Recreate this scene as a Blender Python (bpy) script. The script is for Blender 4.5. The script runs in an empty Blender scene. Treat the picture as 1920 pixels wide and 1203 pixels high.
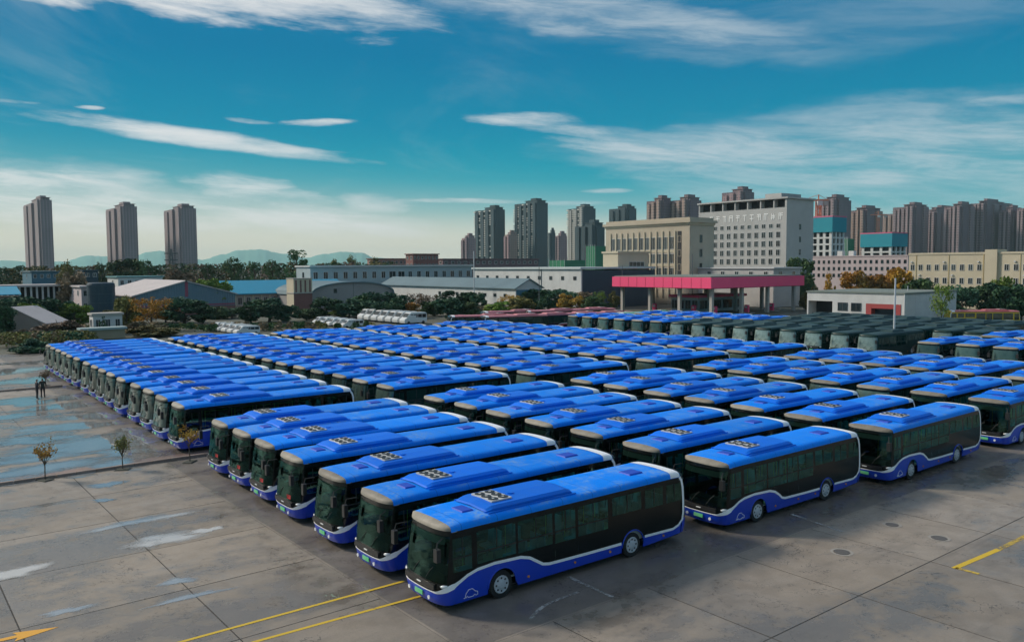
import bpy, bmesh, math, random
from mathutils import Vector, Matrix
R = math.radians
scn = bpy.context.scene
random.seed(7)

# ------------------------------------------------------------------ camera, sky, sun, exposure
FPX, HORIZON, EYE = 1550.0, 497.0, 11.4              # focal length in photo pixels, horizon row, camera height
PITCH = math.atan((601.5 - HORIZON) / FPX); ROLL = R(0.35)
cam_data = bpy.data.cameras.new('camera'); cam = bpy.data.objects.new('camera', cam_data)
scn.collection.objects.link(cam); scn.camera = cam
cam_data.sensor_width = 36.0; cam_data.lens = 36.0 * FPX / 1920.0
cam_data.clip_start = 0.5; cam_data.clip_end = 20000
cam.matrix_world = Matrix.Translation((0, 0, EYE)) @ Matrix.Rotation(R(90) - PITCH, 4, 'X') @ Matrix.Rotation(-ROLL, 4, 'Z')

SUN_AZ, SUN_EL = R(-72), R(33)                       # azimuth from +Y, negative is to the left
sun_dir = Vector((math.sin(SUN_AZ) * math.cos(SUN_EL), math.cos(SUN_AZ) * math.cos(SUN_EL), math.sin(SUN_EL)))
sl = bpy.data.lights.new('sun', 'SUN'); sl.energy = 3.0; sl.angle = R(9); sl.color = (1.0, 0.90, 0.76)
so = bpy.data.objects.new('sun', sl); scn.collection.objects.link(so)
so.rotation_euler = (-sun_dir).to_track_quat('-Z', 'Y').to_euler()

scn.view_settings.view_transform = 'Standard'; scn.view_settings.look = 'None'
scn.view_settings.exposure = 0.15; scn.view_settings.gamma = 1.0
scn.view_settings.use_curve_mapping = False
scn.cycles.max_bounces = 6; scn.cycles.diffuse_bounces = 2; scn.cycles.glossy_bounces = 3
scn.cycles.transparent_max_bounces = 10; scn.cycles.transmission_bounces = 3; scn.cycles.volume_bounces = 0
scn.cycles.caustics_reflective = False; scn.cycles.caustics_refractive = False
scn.cycles.use_denoising = True; scn.cycles.use_adaptive_sampling = True; scn.cycles.adaptive_threshold = 0.03

class NT:                                            # tiny node-tree writer
    def __init__(s, tree): s.t = tree; s.n = tree.nodes; s.l = tree.links
    def add(s, typ, **kw):
        n = s.n.new(typ)
        for k, v in kw.items(): setattr(n, k, v)
        return n
    def put(s, sock, v):
        if isinstance(v, bpy.types.NodeSocket): s.l.new(v, sock)
        elif v is not None: sock.default_value = v
    def math(s, op, a, b=None, c=None, clamp=False):
        n = s.add('ShaderNodeMath', operation=op, use_clamp=clamp); s.put(n.inputs[0], a)
        if b is not None: s.put(n.inputs[1], b)
        if c is not None: s.put(n.inputs[2], c)
        return n.outputs[0]
    def vmath(s, op, a, b=None):
        n = s.add('ShaderNodeVectorMath', operation=op); s.put(n.inputs[0], a)
        if b is not None: s.put(n.inputs[1], b)
        return n.outputs['Value'] if op in ('LENGTH', 'DOT_PRODUCT') else n.outputs[0]
    def mix(s, f, a, b, blend='MIX'):
        n = s.add('ShaderNodeMix', data_type='RGBA', blend_type=blend)
        s.put(n.inputs[0], f); s.put(n.inputs[6], a); s.put(n.inputs[7], b); return n.outputs[2]
    def ramp(s, f, lo, hi, a=0.0, b=1.0, smooth=True):
        n = s.add('ShaderNodeMapRange', interpolation_type='SMOOTHSTEP' if smooth else 'LINEAR')
        s.put(n.inputs[0], f); s.put(n.inputs[1], lo); s.put(n.inputs[2], hi); s.put(n.inputs[3], a); s.put(n.inputs[4], b)
        return n.outputs[0]
    def noise(s, vec, scale, detail=3, rough=.55, dist=0.0):
        n = s.add('ShaderNodeTexNoise'); s.put(n.inputs['Vector'], vec); n.inputs['Scale'].default_value = scale
        n.inputs['Detail'].default_value = detail; n.inputs['Roughness'].default_value = rough
        n.inputs['Distortion'].default_value = dist; return n.outputs['Fac']
    def xyz(s, v):
        n = s.add('ShaderNodeSeparateXYZ'); s.put(n.inputs[0], v); return n.outputs
    def comb(s, x, y, z):
        n = s.add('ShaderNodeCombineXYZ'); s.put(n.inputs[0], x); s.put(n.inputs[1], y); s.put(n.inputs[2], z); return n.outputs[0]

def build_world():
    w = bpy.data.worlds.new('World'); scn.world = w; w.use_nodes = True
    t = NT(w.node_tree); t.n.clear()
    out = t.add('ShaderNodeOutputWorld'); bg = t.add('ShaderNodeBackground')
    sky = t.add('ShaderNodeTexSky', sky_type='NISHITA'); sky.sun_disc = False
    sky.sun_elevation = SUN_EL; sky.sun_rotation = SUN_AZ; sky.air_density = 1.0; sky.dust_density = 0.3; sky.ozone_density = 2.0
    d = t.add('ShaderNodeTexCoord').outputs['Generated']
    x, y, z = t.xyz(d)
    az = t.math('ARCTAN2', x, y); el = t.math('ARCSINE', z)
    base = t.mix(1.0, sky.outputs[0], (0.14, 0.83, 1.0, 1), 'MULTIPLY')       # the deep teal cast of this sky
    cr = t.add('ShaderNodeValToRGB'); t.put(cr.inputs[0], t.math('MAXIMUM', el, 0.0))
    stops = [(0.0, (.40, .41, .35)), (.035, (.26, .37, .36)), (.062, (.05, .27, .31)), (.10, (.0, .228, .296)), (.16, (.0, .172, .275)), (.24, (.0, .130, .250)), (.45, (.01, .100, .23)), (1.0, (.02, .09, .22))]
    e = cr.color_ramp.elements
    while len(e) < len(stops): e.new(.5)
    for k, (p_, c_) in zip(e, stops): k.position = p_; k.color = (*c_, 1)
    base = t.mix(0.97, base, t.mix(1.0, cr.outputs[0], (10, 10, 10, 1), 'MULTIPLY'))
    # pale haze low over the horizon, wider towards the sun
    sunward = t.vmath('DOT_PRODUCT', d, tuple(Vector((math.sin(SUN_AZ), math.cos(SUN_AZ), 0))))
    width = t.math('MULTIPLY_ADD', sunward, 0.040, 0.048)
    low = t.math('POWER', 2.718, t.math('MULTIPLY', t.math('POWER', t.math('DIVIDE', t.math('MAXIMUM', el, 0.0), width), 2.2), -1.0))
    low = t.math('MULTIPLY', low, t.math('MULTIPLY_ADD', sunward, 0.12, 0.86))
    base = t.mix(low, base, (5.5, 5.2, 4.2, 1))
    # clouds: drifting cirrus all round, and the streaks seen over the yard
    p = t.comb(az, t.math('MULTIPLY', el, 4.2), 0.0)
    wv = t.add('ShaderNodeTexNoise'); t.put(wv.inputs['Vector'], p); wv.inputs['Scale'].default_value = 7.0
    wv.inputs['Detail'].default_value = 5.0; wv.inputs['Roughness'].default_value = .62
    wob = t.vmath('SUBTRACT', wv.outputs['Color'], (0.5, 0.5, 0.5))
    wf = t.add('ShaderNodeTexNoise'); t.put(wf.inputs['Vector'], t.comb(t.math('MULTIPLY_ADD', el, 1.5, t.math('MULTIPLY', az, 5.0)), t.math('MULTIPLY', t.math('MULTIPLY_ADD', az, .09, el), 34.0), 3.0))
    wf.inputs['Scale'].default_value = 1.6; wf.inputs['Detail'].default_value = 9.0; wf.inputs['Roughness'].default_value = .66; wf.inputs['Distortion'].default_value = .35
    fine = wf.outputs['Fac']
    total = veil = None
    # centre column, centre row, half length, half height (photo pixels at the lens' scale), slope, strength, ragged
    streaks = [(410, 277, 265, 17, .098, 1.0, .35), (290, 4, 480, 54, .075, 1.2, .85), (60, 2, 250, 62, .0, 1.25, .75), (1110, 42, 400, 36, .16, .50, .9),
               (985, 229, 120, 15, .02, .95, .7), (1180, 262, 190, 12, .13, .6, .6), (1215, 293, 210, 26, .12, .9, .6), (1420, 298, 330, 44, .03, .60, .8),
               (1680, 318, 380, 84, .02, .55, .9), (1640, 355, 110, 13, .03, .6, .6), (600, 237, 68, 7, -.06, .95, .8), (468, 240, 48, 5, .06, .8, .7),
               (20, 234, 60, 4, .0, .7, .7), (193, 234, 20, 3, .0, .6, .5), (460, 352, 75, 22, .08, .62, .9), (560, 372, 70, 14, .12, .45, .9),
               (704, 386, 60, 20, .0, .55, .9), (880, 378, 130, 5, .02, .75, .4), (600, 412, 190, 30, .1, .60, .8), (60, 375, 230, 44, .03, .62, .9), (300, 400, 260, 40, .02, .5, .9),
               (1140, 361, 40, 4, .0, .6, .5), (1870, 240, 60, 8, .0, .45, .8), (1330, 90, 260, 40, .1, .22, .9), (1750, 60, 260, 70, -.1, .16, .9), (1060, 383, 70, 4, .0, .45, .5)]
    for (u, v, a, b, sl_, k, rag) in streaks:
        ca, ce = math.atan((u - 960) / FPX), math.atan((HORIZON - v) / FPX)
        wx, wy, _ = t.xyz(wob)
        ra, rb = a / FPX, b / FPX
        dx = t.math('MULTIPLY_ADD', wx, 0.16 * rag, t.math('SUBTRACT', az, ca))
        dy0 = t.math('MULTIPLY_ADD', wy, min(2.4 * rb, .075) * rag, t.math('SUBTRACT', el, ce))
        dy = t.math('MULTIPLY_ADD', dx, sl_, dy0)
        r2 = t.math('ADD', t.math('POWER', t.math('DIVIDE', dx, ra), 2.0), t.math('POWER', t.math('DIVIDE', dy, rb), 2.0))
        m = t.ramp(r2, 1.9, 0.0, 0.0, k)
        if k < .66: veil = m if veil is None else t.math('MAXIMUM', veil, m)
        else: total = m if total is None else t.math('MAXIMUM', total, m)
    body = t.ramp(t.math('MULTIPLY_ADD', t.math('SUBTRACT', fine, .5), 1.7, t.math('SUBTRACT', total, .30)), 0.0, 1.05, 0.0, 0.86)
    body = t.math('MULTIPLY', body, t.ramp(total, 0.0, 0.30))
    body = t.math('MAXIMUM', body, t.math('MULTIPLY', veil, t.ramp(fine, .32, .66, .30, 1.15)))
    # thin cirrus round the sky, with added cover overhead to whiten the fill light
    zc = t.math('MAXIMUM', z, 0.06)
    cir = t.noise(t.comb(t.math('DIVIDE', x, zc), t.math('MULTIPLY', t.math('DIVIDE', y, zc), 0.45), 0.0), 0.55, 7, .66, 0.9)
    cir = t.math('MULTIPLY', t.ramp(t.math('MULTIPLY_ADD', t.ramp(el, 0.18, 0.42), 0.20, cir), 0.50, 0.82), t.math('ADD', t.ramp(el, 0.03, 0.16, 0.0, 0.15), t.ramp(el, 0.22, 0.42, 0.0, 0.72)))
    cloud = t.math('MINIMUM', t.math('MAXIMUM', body, cir), 1.0)
    lit = t.mix(t.ramp(sunward, 0.0, 0.8), (4.1, 4.6, 4.9, 1), (6.2, 6.1, 5.95, 1))
    col = t.mix(cloud, base, lit)
    # ground side of the dome
    col = t.mix(t.ramp(el, -0.02, 0.0), (1.2, 1.2, 1.15, 1), col)
    t.put(bg.inputs[0], col); bg.inputs[1].default_value = 0.13
    t.l.new(bg.outputs[0], out.inputs[0])
    w.cycles.sampling_method = 'MANUAL'; w.cycles.sample_map_resolution = 512
build_world()

# ------------------------------------------------------------------ helpers
COL = scn.collection
def link(o, parent=None):
    COL.objects.link(o)
    if parent is not None: o.parent = parent
    return o
def tag(o, label=None, cat=None, group=None, kind=None):
    if label: o['label'] = label
    if cat: o['category'] = cat
    if group: o['group'] = group
    if kind: o['kind'] = kind
    return o
def empty(name, loc=(0, 0, 0), rz=0.0, label=None, cat=None, group=None):
    o = bpy.data.objects.new(name, None); link(o); o.location = loc; o.rotation_euler = (0, 0, rz); o.empty_display_size = .3
    return tag(o, label, cat, group)
def copy_tree(o, parent=None):
    c = o.copy(); link(c)
    if parent is not None: c.parent = parent
    for ch in o.children: copy_tree(ch, c)
    return c
class MB:                                            # collects shapes into ONE mesh
    def __init__(s): s.v = []; s.f = []; s.m = []; s.mi = 0
    def add(s, vs, fs):
        b = len(s.v); s.v += [tuple(v) for v in vs]
        for f in fs: s.f.append(tuple(i + b for i in f)); s.m.append(s.mi)
    def box(s, x0, x1, y0, y1, z0, z1):
        s.add([(x0, y0, z0), (x1, y0, z0), (x1, y1, z0), (x0, y1, z0), (x0, y0, z1), (x1, y0, z1), (x1, y1, z1), (x0, y1, z1)],
              [(3, 2, 1, 0), (4, 5, 6, 7), (0, 1, 5, 4), (1, 2, 6, 5), (2, 3, 7, 6), (3, 0, 4, 7)])
    def cbox(s, c, d):
        s.box(c[0] - d[0] / 2, c[0] + d[0] / 2, c[1] - d[1] / 2, c[1] + d[1] / 2, c[2] - d[2] / 2, c[2] + d[2] / 2)
    def taper(s, x0, x1, y0, y1, z0, z1, ix, iy):    # box whose top is inset
        s.add([(x0, y0, z0), (x1, y0, z0), (x1, y1, z0), (x0, y1, z0), (x0 + ix, y0 + iy, z1), (x1 - ix, y0 + iy, z1), (x1 - ix, y1 - iy, z1), (x0 + ix, y1 - iy, z1)],
              [(3, 2, 1, 0), (4, 5, 6, 7), (0, 1, 5, 4), (1, 2, 6, 5), (2, 3, 7, 6), (3, 0, 4, 7)])
    def prism(s, poly, y0, y1, axis='y'):            # polygon in (x,z) swept along y, or (x,y) swept along z
        n = len(poly)
        if axis == 'y': vs = [(p[0], y0, p[1]) for p in poly] + [(p[0], y1, p[1]) for p in poly]
        elif axis == 'x': vs = [(y0, p[0], p[1]) for p in poly] + [(y1, p[0], p[1]) for p in poly]
        else: vs = [(p[0], p[1], y0) for p in poly] + [(p[0], p[1], y1) for p in poly]
        s.add(vs, [tuple(range(n)), tuple(reversed(range(n, 2 * n)))] + [(i + n, (i + 1) % n + n, (i + 1) % n, i) for i in range(n)])
    def tube(s, pts, rad, n=6, cap=True):            # rad: number or list
        pts = [Vector(p) for p in pts]; rs = rad if isinstance(rad, (list, tuple)) else [rad] * len(pts)
        b = len(s.v); prev = None
        for i, p in enumerate(pts):
            d = (pts[min(i + 1, len(pts) - 1)] - pts[max(i - 1, 0)]).normalized()
            a = Vector((0, 0, 1)) if abs(d.z) < .9 else Vector((1, 0, 0))
            if prev is not None: a = prev
            e1 = (a - d * a.dot(d)).normalized(); e2 = d.cross(e1); prev = e1
            for k in range(n):
                an = 2 * math.pi * k / n
                s.v.append(tuple(p + (e1 * math.cos(an) + e2 * math.sin(an)) * rs[i]))
        for i in range(len(pts) - 1):
            for k in range(n):
                s.f.append((b + i * n + k, b + i * n + (k + 1) % n, b + (i + 1) * n + (k + 1) % n, b + (i + 1) * n + k)); s.m.append(s.mi)
        if cap:
            s.f.append(tuple(b + k for k in reversed(range(n)))); s.m.append(s.mi)
            e = b + (len(pts) - 1) * n; s.f.append(tuple(e + k for k in range(n))); s.m.append(s.mi)
    def disc(s, c, r, n=16, axis='z', h=None):
        pts = []
        for k in range(n):
            a = 2 * math.pi * k / n; u, w = r * math.cos(a), r * math.sin(a)
            pts.append((c[0] + u, c[1] + w, c[2]) if axis == 'z' else (c[0] + u, c[1], c[2] + w))
        s.add(pts, [tuple(range(n)) if axis == 'z' else tuple(reversed(range(n)))])
    def mesh(s, name, mats, smooth=False):
        me = bpy.data.meshes.new(name); me.from_pydata(s.v, [], s.f)
        for m in (mats if isinstance(mats, (list, tuple)) else [mats]): me.materials.append(m)
        me.polygons.foreach_set('material_index', s.m)
        if smooth: me.polygons.foreach_set('use_smooth', [True] * len(s.f))
        me.update(); return me
    def build(s, name, mats, parent=None, smooth=False):
        return link(bpy.data.objects.new(name, s.mesh(name, mats, smooth)), parent)
def fix_normals(o):
    bm = bmesh.new(); bm.from_mesh(o.data); bmesh.ops.recalc_face_normals(bm, faces=bm.faces); bm.to_mesh(o.data); bm.free(); return o

CP, SP, CR, SR = math.cos(PITCH), math.sin(PITCH), math.cos(ROLL), math.sin(ROLL)
def ray(u, v):
    u -= 960; v -= 601.5; u, v = CR * u + SR * v, -SR * u + CR * v
    dx, dy, dz = u / FPX, 1.0, -v / FPX
    return Vector((dx, CP * dy + SP * dz, -SP * dy + CP * dz))
def at(u, v, d):                                     # point d metres ahead seen at photo pixel (u, v)
    D = ray(u, v); return Vector((0, 0, EYE)) + D * (d / D.y)
def gnd(u, v, z=0.0):
    D = ray(u, v); return Vector((0, 0, EYE)) + D * ((z - EYE) / D.z)
YAW = 3.81                                           # every bus and most buildings share this grid
FW = Vector((math.cos(YAW), math.sin(YAW), 0)); LF = Vector((-FW.y, FW.x, 0))
def grid(along, across, z=0.0): return -FW * along - LF * across + Vector((0, 0, z))

# ------------------------------------------------------------------ materials
MATS = {}
def mat(name, col, rough=.6, metal=0.0, spec=.5, var=.0, vscale=1.0, bump=0.0, bscale=20.0, coat=0.0, objvar=0.0, detail=4, tint=None, emit=None):
    if name in MATS: return MATS[name]
    m = bpy.data.materials.new(name); m.use_nodes = True; MATS[name] = m
    t = NT(m.node_tree); b = t.n['Principled BSDF']
    b.inputs['Roughness'].default_value = rough; b.inputs['Metallic'].default_value = metal
    b.inputs['Specular IOR Level'].default_value = spec; b.inputs['Coat Weight'].default_value = coat
    b.inputs['Coat Roughness'].default_value = .08
    c = (*col, 1)
    tc = t.add('ShaderNodeTexCoord').outputs['Object']
    if var:
        n = t.noise(tc, vscale, detail, .6)
        c2 = tint if tint else tuple(x * .55 for x in col)
        c = t.mix(t.ramp(n, .5 - .3, .5 + .3, 0, var), c, (*c2, 1))
    if objvar:
        oi = t.add('ShaderNodeObjectInfo').outputs['Random']
        hs = t.add('ShaderNodeHueSaturation'); t.put(hs.inputs['Color'], c)
        t.put(hs.inputs['Value'], t.math('MULTIPLY_ADD', oi, objvar * 2, 1 - objvar)); c = hs.outputs[0]
    t.put(b.inputs['Base Color'], c)
    if bump:
        bp = t.add('ShaderNodeBump'); bp.inputs['Strength'].default_value = bump; bp.inputs['Distance'].default_value = .02
        t.put(bp.inputs['Height'], t.noise(tc, bscale, 3)); t.l.new(bp.outputs[0], b.inputs['Normal'])
    return m
# ------------------------------------------------------------------ bus paints and glass
def bus_blue():
    m = mat('bus_blue', (.006, .095, .66), .45, spec=.10, coat=.0)
    t = NT(m.node_tree); b = t.n['Principled BSDF']
    tc = t.add('ShaderNodeTexCoord').outputs['Object']; oi = t.add('ShaderNodeObjectInfo').outputs['Random']
    off = t.vmath('ADD', tc, t.comb(t.math('MULTIPLY', oi, 37.0), t.math('MULTIPLY', oi, 91.0), 0.0))
    dust = t.math('MULTIPLY', t.ramp(t.noise(off, .9, 6, .65), .42, .66), t.ramp(t.noise(off, 7.0, 4, .75), .36, .62))
    up = t.xyz(t.add('ShaderNodeNewGeometry').outputs['Normal'])[2]
    dust = t.math('MULTIPLY', dust, t.math('MULTIPLY', t.ramp(up, .5, .95, 0.08, .75), t.math('MULTIPLY_ADD', t.math('FRACT', t.math('MULTIPLY', oi, 7.3)), .9, .25)))   # grit settles on what faces up
    px = t.xyz(tc)[0]
    seam = t.math('LESS_THAN', t.math('ABSOLUTE', t.math('SUBTRACT', t.math('FRACT', t.math('DIVIDE', px, 1.48)), .5)), .010)
    c = t.mix(dust, (.0, .215, .86, 1), (.20, .36, .58, 1))
    hs = t.add('ShaderNodeHueSaturation'); t.put(hs.inputs['Color'], c); t.put(hs.inputs['Value'], t.math('MULTIPLY_ADD', oi, .26, .86))
    t.put(b.inputs['Base Color'], t.mix(t.math('MULTIPLY', seam, .45), hs.outputs[0], (.002, .06, .30, 1))); t.put(b.inputs['Roughness'], t.math('MULTIPLY_ADD', dust, .4, .45))
    return m
M_POD = None
def glass(name, tint, spec=.5, rough=.04):
    m = bpy.data.materials.new(name); m.use_nodes = True; MATS[name] = m
    t = NT(m.node_tree); t.n.clear(); out = t.add('ShaderNodeOutputMaterial')
    tr = t.add('ShaderNodeBsdfTransparent'); tr.inputs[0].default_value = (*tint, 1)
    gl = t.add('ShaderNodeBsdfGlossy'); gl.inputs['Roughness'].default_value = rough; gl.inputs['Color'].default_value = (.45, .92, .80, 1)
    fc = t.add('ShaderNodeLayerWeight'); fc.inputs[0].default_value = .5
    mx = t.add('ShaderNodeMixShader'); t.put(mx.inputs[0], t.math('MULTIPLY_ADD', t.math('POWER', fc.outputs['Facing'], 5.0), .85, spec * .25))
    t.l.new(tr.outputs[0], mx.inputs[1]); t.l.new(gl.outputs[0], mx.inputs[2]); t.l.new(mx.outputs[0], out.inputs[0])
    return m
M_BLUE = bus_blue()
M_POD = mat('bus_pod_shaded_blue', (.0, .155, .80), .45, spec=.12, var=.4, vscale=1.5, tint=(.02, .16, .62), objvar=.10)  # roof blue deepened, with shading of the pod's flanks mixed into the base
M_SKIRT = mat('bus_skirt_blue', (.001, .046, .53), .35, coat=.3, var=.35, vscale=1.6, tint=(.006, .045, .34), objvar=.08)
M_BLACK = mat('bus_black_panel', (.004, .006, .006), .16, spec=.28, var=.5, vscale=1.3, tint=(.010, .012, .012))
M_WHITE = mat('bus_white_trim', (.90, .90, .92), .4, var=.25, vscale=3, tint=(.65, .65, .65))
M_GLASS = glass('bus_side_glass', (.15, .46, .38), .34)
M_GLASS_FAR = mat('bus_dark_glass', (.006, .030, .026), .06, spec=.5, objvar=.3)
M_SHIELD = glass('bus_windscreen', (.20, .31, .28), .12)
M_SHIELD_FAR = mat('bus_dark_windscreen', (.035, .065, .058), .10, spec=1.0, objvar=.4, var=.6, vscale=1.4, tint=(.10, .15, .13))
M_COACH_SHIELD = mat('coach_windscreen_glare', (.26, .34, .32), .12, spec=1.0, coat=.6, objvar=.3, var=.8, vscale=1.6, tint=(.07, .11, .10))  # pale base puts sky glare into the windscreen colour
M_VISOR = mat('bus_visor_sky_beige', (.30, .27, .225), .55, spec=.2, var=.55, vscale=2.2, tint=(.06, .065, .06), objvar=.25)  # beige base carries the pale sky's reflection; the cap itself is dark glass
M_RUBBER = mat('rubber', (.012, .012, .013), .75)
M_STEEL = mat('wheel_steel', (.50, .52, .56), .42, metal=.0, var=.4, vscale=8)
M_DARK = mat('dark_plastic', (.015, .016, .018), .5)
M_PLATE = mat('licence_plate_green', (.10, .55, .22), .5, var=.6, vscale=2.0, tint=(.35, .62, .40))
M_LAMP = mat('lamp_lens', (.75, .78, .80), .12, coat=.6)
M_FLOOR = mat('bus_floor_grey', (.40, .44, .42), .7)
M_LINING = mat('bus_lining', (.75, .80, .77), .7)
M_SEAT = mat('bus_seat_blue', (.05, .16, .34), .6)
M_RAIL = mat('bus_rail_yellow', (.55, .50, .12), .4)
M_RED = mat('red_paper', (.45, .03, .03), .7)
M_AMBER = mat('amber_lens', (.8, .3, .03), .2)

# ------------------------------------------------------------------ bus shape: horizontal contours stacked in z
def lerp_tab(tab, z):
    if z <= tab[0][0]: return tab[0][1]
    for (a, p), (b, q) in zip(tab, tab[1:]):
        if z <= b: return p + (q - p) * (z - a) / (b - a)
    return tab[-1][1]
HW = [(.28, 1.225), (.6, 1.26), (1.0, 1.268), (1.8, 1.255), (2.5, 1.225), (2.75, 1.212)]
FX = [(.28, 5.98), (.45, 6.06), (.8, 6.10), (1.1, 6.07), (1.8, 6.00), (2.4, 5.92), (2.75, 5.86)]
RX = [(.28, -5.92), (.6, -6.06), (1.2, -6.10), (2.2, -6.04), (2.75, -5.95)]
FB, RB = .52, .30
def surf(kind, q, z, off=0.0):                       # kind 'u': 0..1 round the front; 'x': a station on the side; 'r': 0..1 round the rear
    def raw(kind, q, z):
        hw, fx, rx = lerp_tab(HW, z), lerp_tab(FX, z), lerp_tab(RX, z)
        if kind == 'u':
            a = q * math.pi / 2; p = 2 / 2.9
            return Vector((fx - FB + FB * max(math.cos(a), 0) ** p, hw * math.sin(a) ** p, z))
        if kind == 'r':
            a = q * math.pi / 2; p = 2 / 3.4
            return Vector((rx + RB - RB * max(math.cos(a), 0) ** p, hw * math.sin(a) ** p, z))
        return Vector((q, hw, z))
    P = raw(kind, q, z)
    if off:
        e = 1e-3
        dq = e if q + e <= 1 or kind == 'x' else -e
        T = (raw(kind, q + dq, z) - P) * (1 if dq > 0 else -1); U = raw(kind, q, z + e) - P
        n = T.cross(U)
        if n.length < 1e-12: n = Vector((1 if kind == 'u' else -1, 0, 0))
        n.normalize(); c = P - Vector((0, 0, P.z))
        if n.dot(c) < 0: n = -n
        P = P + n * off
    return P
def patch(mb, cols, nz=2, off=0.0, sides=(1, -1)):   # cols: (kind, q, zlo, zhi)
    for sgn in sides:
        vs, fs = [], []
        for (k, q, a, b) in cols:
            for i in range(nz + 1):
                P = surf(k, q, a + (b - a) * i / nz, off); vs.append((P.x, P.y * sgn, P.z))
        w = nz + 1
        for c in range(len(cols) - 1):
            for i in range(nz):
                f = (c * w + i, c * w + i + 1, (c + 1) * w + i + 1, (c + 1) * w + i)
                fs.append(f if sgn > 0 else tuple(reversed(f)))
        mb.add(vs, fs)
FRONT_AXLE, REAR_AXLE = 3.55, -2.85
def arch(x, lo=.28, r=.60):
    z = lo
    for a in (FRONT_AXLE, REAR_AXLE):
        if abs(x - a) < r: z = max(z, .48 + math.sqrt(r * r - (x - a) ** 2))
    if x < -3.6: z = max(z, lo + (-3.6 - x) / 2.5 * .14)
    return z
WIN = [(5.56, 4.80, 1.36, 2.46), (4.58, 2.95, 1.44, 2.52), (2.83, 1.27, 1.42, 2.52), (1.14, .16, 1.40, 2.52), (.02, -1.50, 1.42, 2.52), (-1.75, -3.33, 1.84, 2.52), (-3.55, -4.58, 1.78, 2.50), (-4.80, -5.72, 1.78, 2.48)]
SIDE_X = sorted({round(v, 3) for w in WIN for v in w[:2]} | {5.58, 5.5, -5.65, -5.8} | {round(a + .6 * math.cos(math.pi * k / 10), 3) for a in (FRONT_AXLE, REAR_AXLE) for k in range(11)} | {x * .5 for x in range(-11, 12)}, reverse=True)
WAVE = [(5.60, .90), (5.3, 1.02), (5.0, 1.17), (4.6, 1.27), (3.9, 1.32), (2.75, 1.27), (2.35, 1.16), (1.75, .80), (1.45, .74), (-.2, .70), (-2.17, .68), (-3.43, .70), (-5.15, .66), (-5.5, .76), (-5.75, 1.0), (-5.82, 1.3)]
def wave(x):
    return lerp_tab([(-a, b) for a, b in WAVE], -x)

def ribbon(mb, path, sides=(1, -1)):                 # path: (kind, q, z, half width, offset)
    for sgn in sides:
        P = [surf(k, q, z, off) for (k, q, z, w, off) in path]
        vs, fs = [], []
        for i, p in enumerate(P):
            d = (P[min(i + 1, len(P) - 1)] - P[max(i - 1, 0)]).normalized()
            n = Vector((0, 1, 0)) if path[i][0] == 'x' else Vector((p.x - 4.6, p.y, 0)).normalized()
            s = n.cross(d).normalized() * path[i][3]
            for q in (p + s, p - s): vs.append((q.x, q.y * sgn, q.z))
        for i in range(len(P) - 1):
            f = (2 * i, 2 * i + 1, 2 * i + 3, 2 * i + 2); fs.append(f if sgn > 0 else tuple(reversed(f)))
        mb.add(vs, fs)
ROOFSEC = [(1.224, 2.72), (1.218, 2.82), (1.17, 2.905), (1.06, 2.955), (.8, 2.985), (.4, 3.005), (0, 3.012)]
def roof_at(x, t):                                   # t in -1..1 across the section
    n = len(ROOFSEC) - 1; s = (1 - abs(t)) * n; i = min(int(s), n - 1); f = s - i
    y = ROOFSEC[i][0] * (1 - f) + ROOFSEC[i + 1][0] * f; z = ROOFSEC[i][1] * (1 - f) + ROOFSEC[i + 1][1] * f
    drop = 0.0
    if x > 4.6: drop = (x - 4.6) ** 2 * .05
    if x < -5.1: drop = (-5.1 - x) ** 2 * .16
    return Vector((x, y * (1 if t >= 0 else -1), z - drop * min(1, (z - 2.6) / .4)))
TS = [k / 12 for k in range(-12, 13)]
def loft(mb, rows):
    vs = [tuple(p) for r in rows for p in r]; n = len(rows[0])
    mb.add(vs, [(a * n + b, a * n + b + 1, (a + 1) * n + b + 1, (a + 1) * n + b) for a in range(len(rows) - 1) for b in range(n - 1)])

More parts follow.
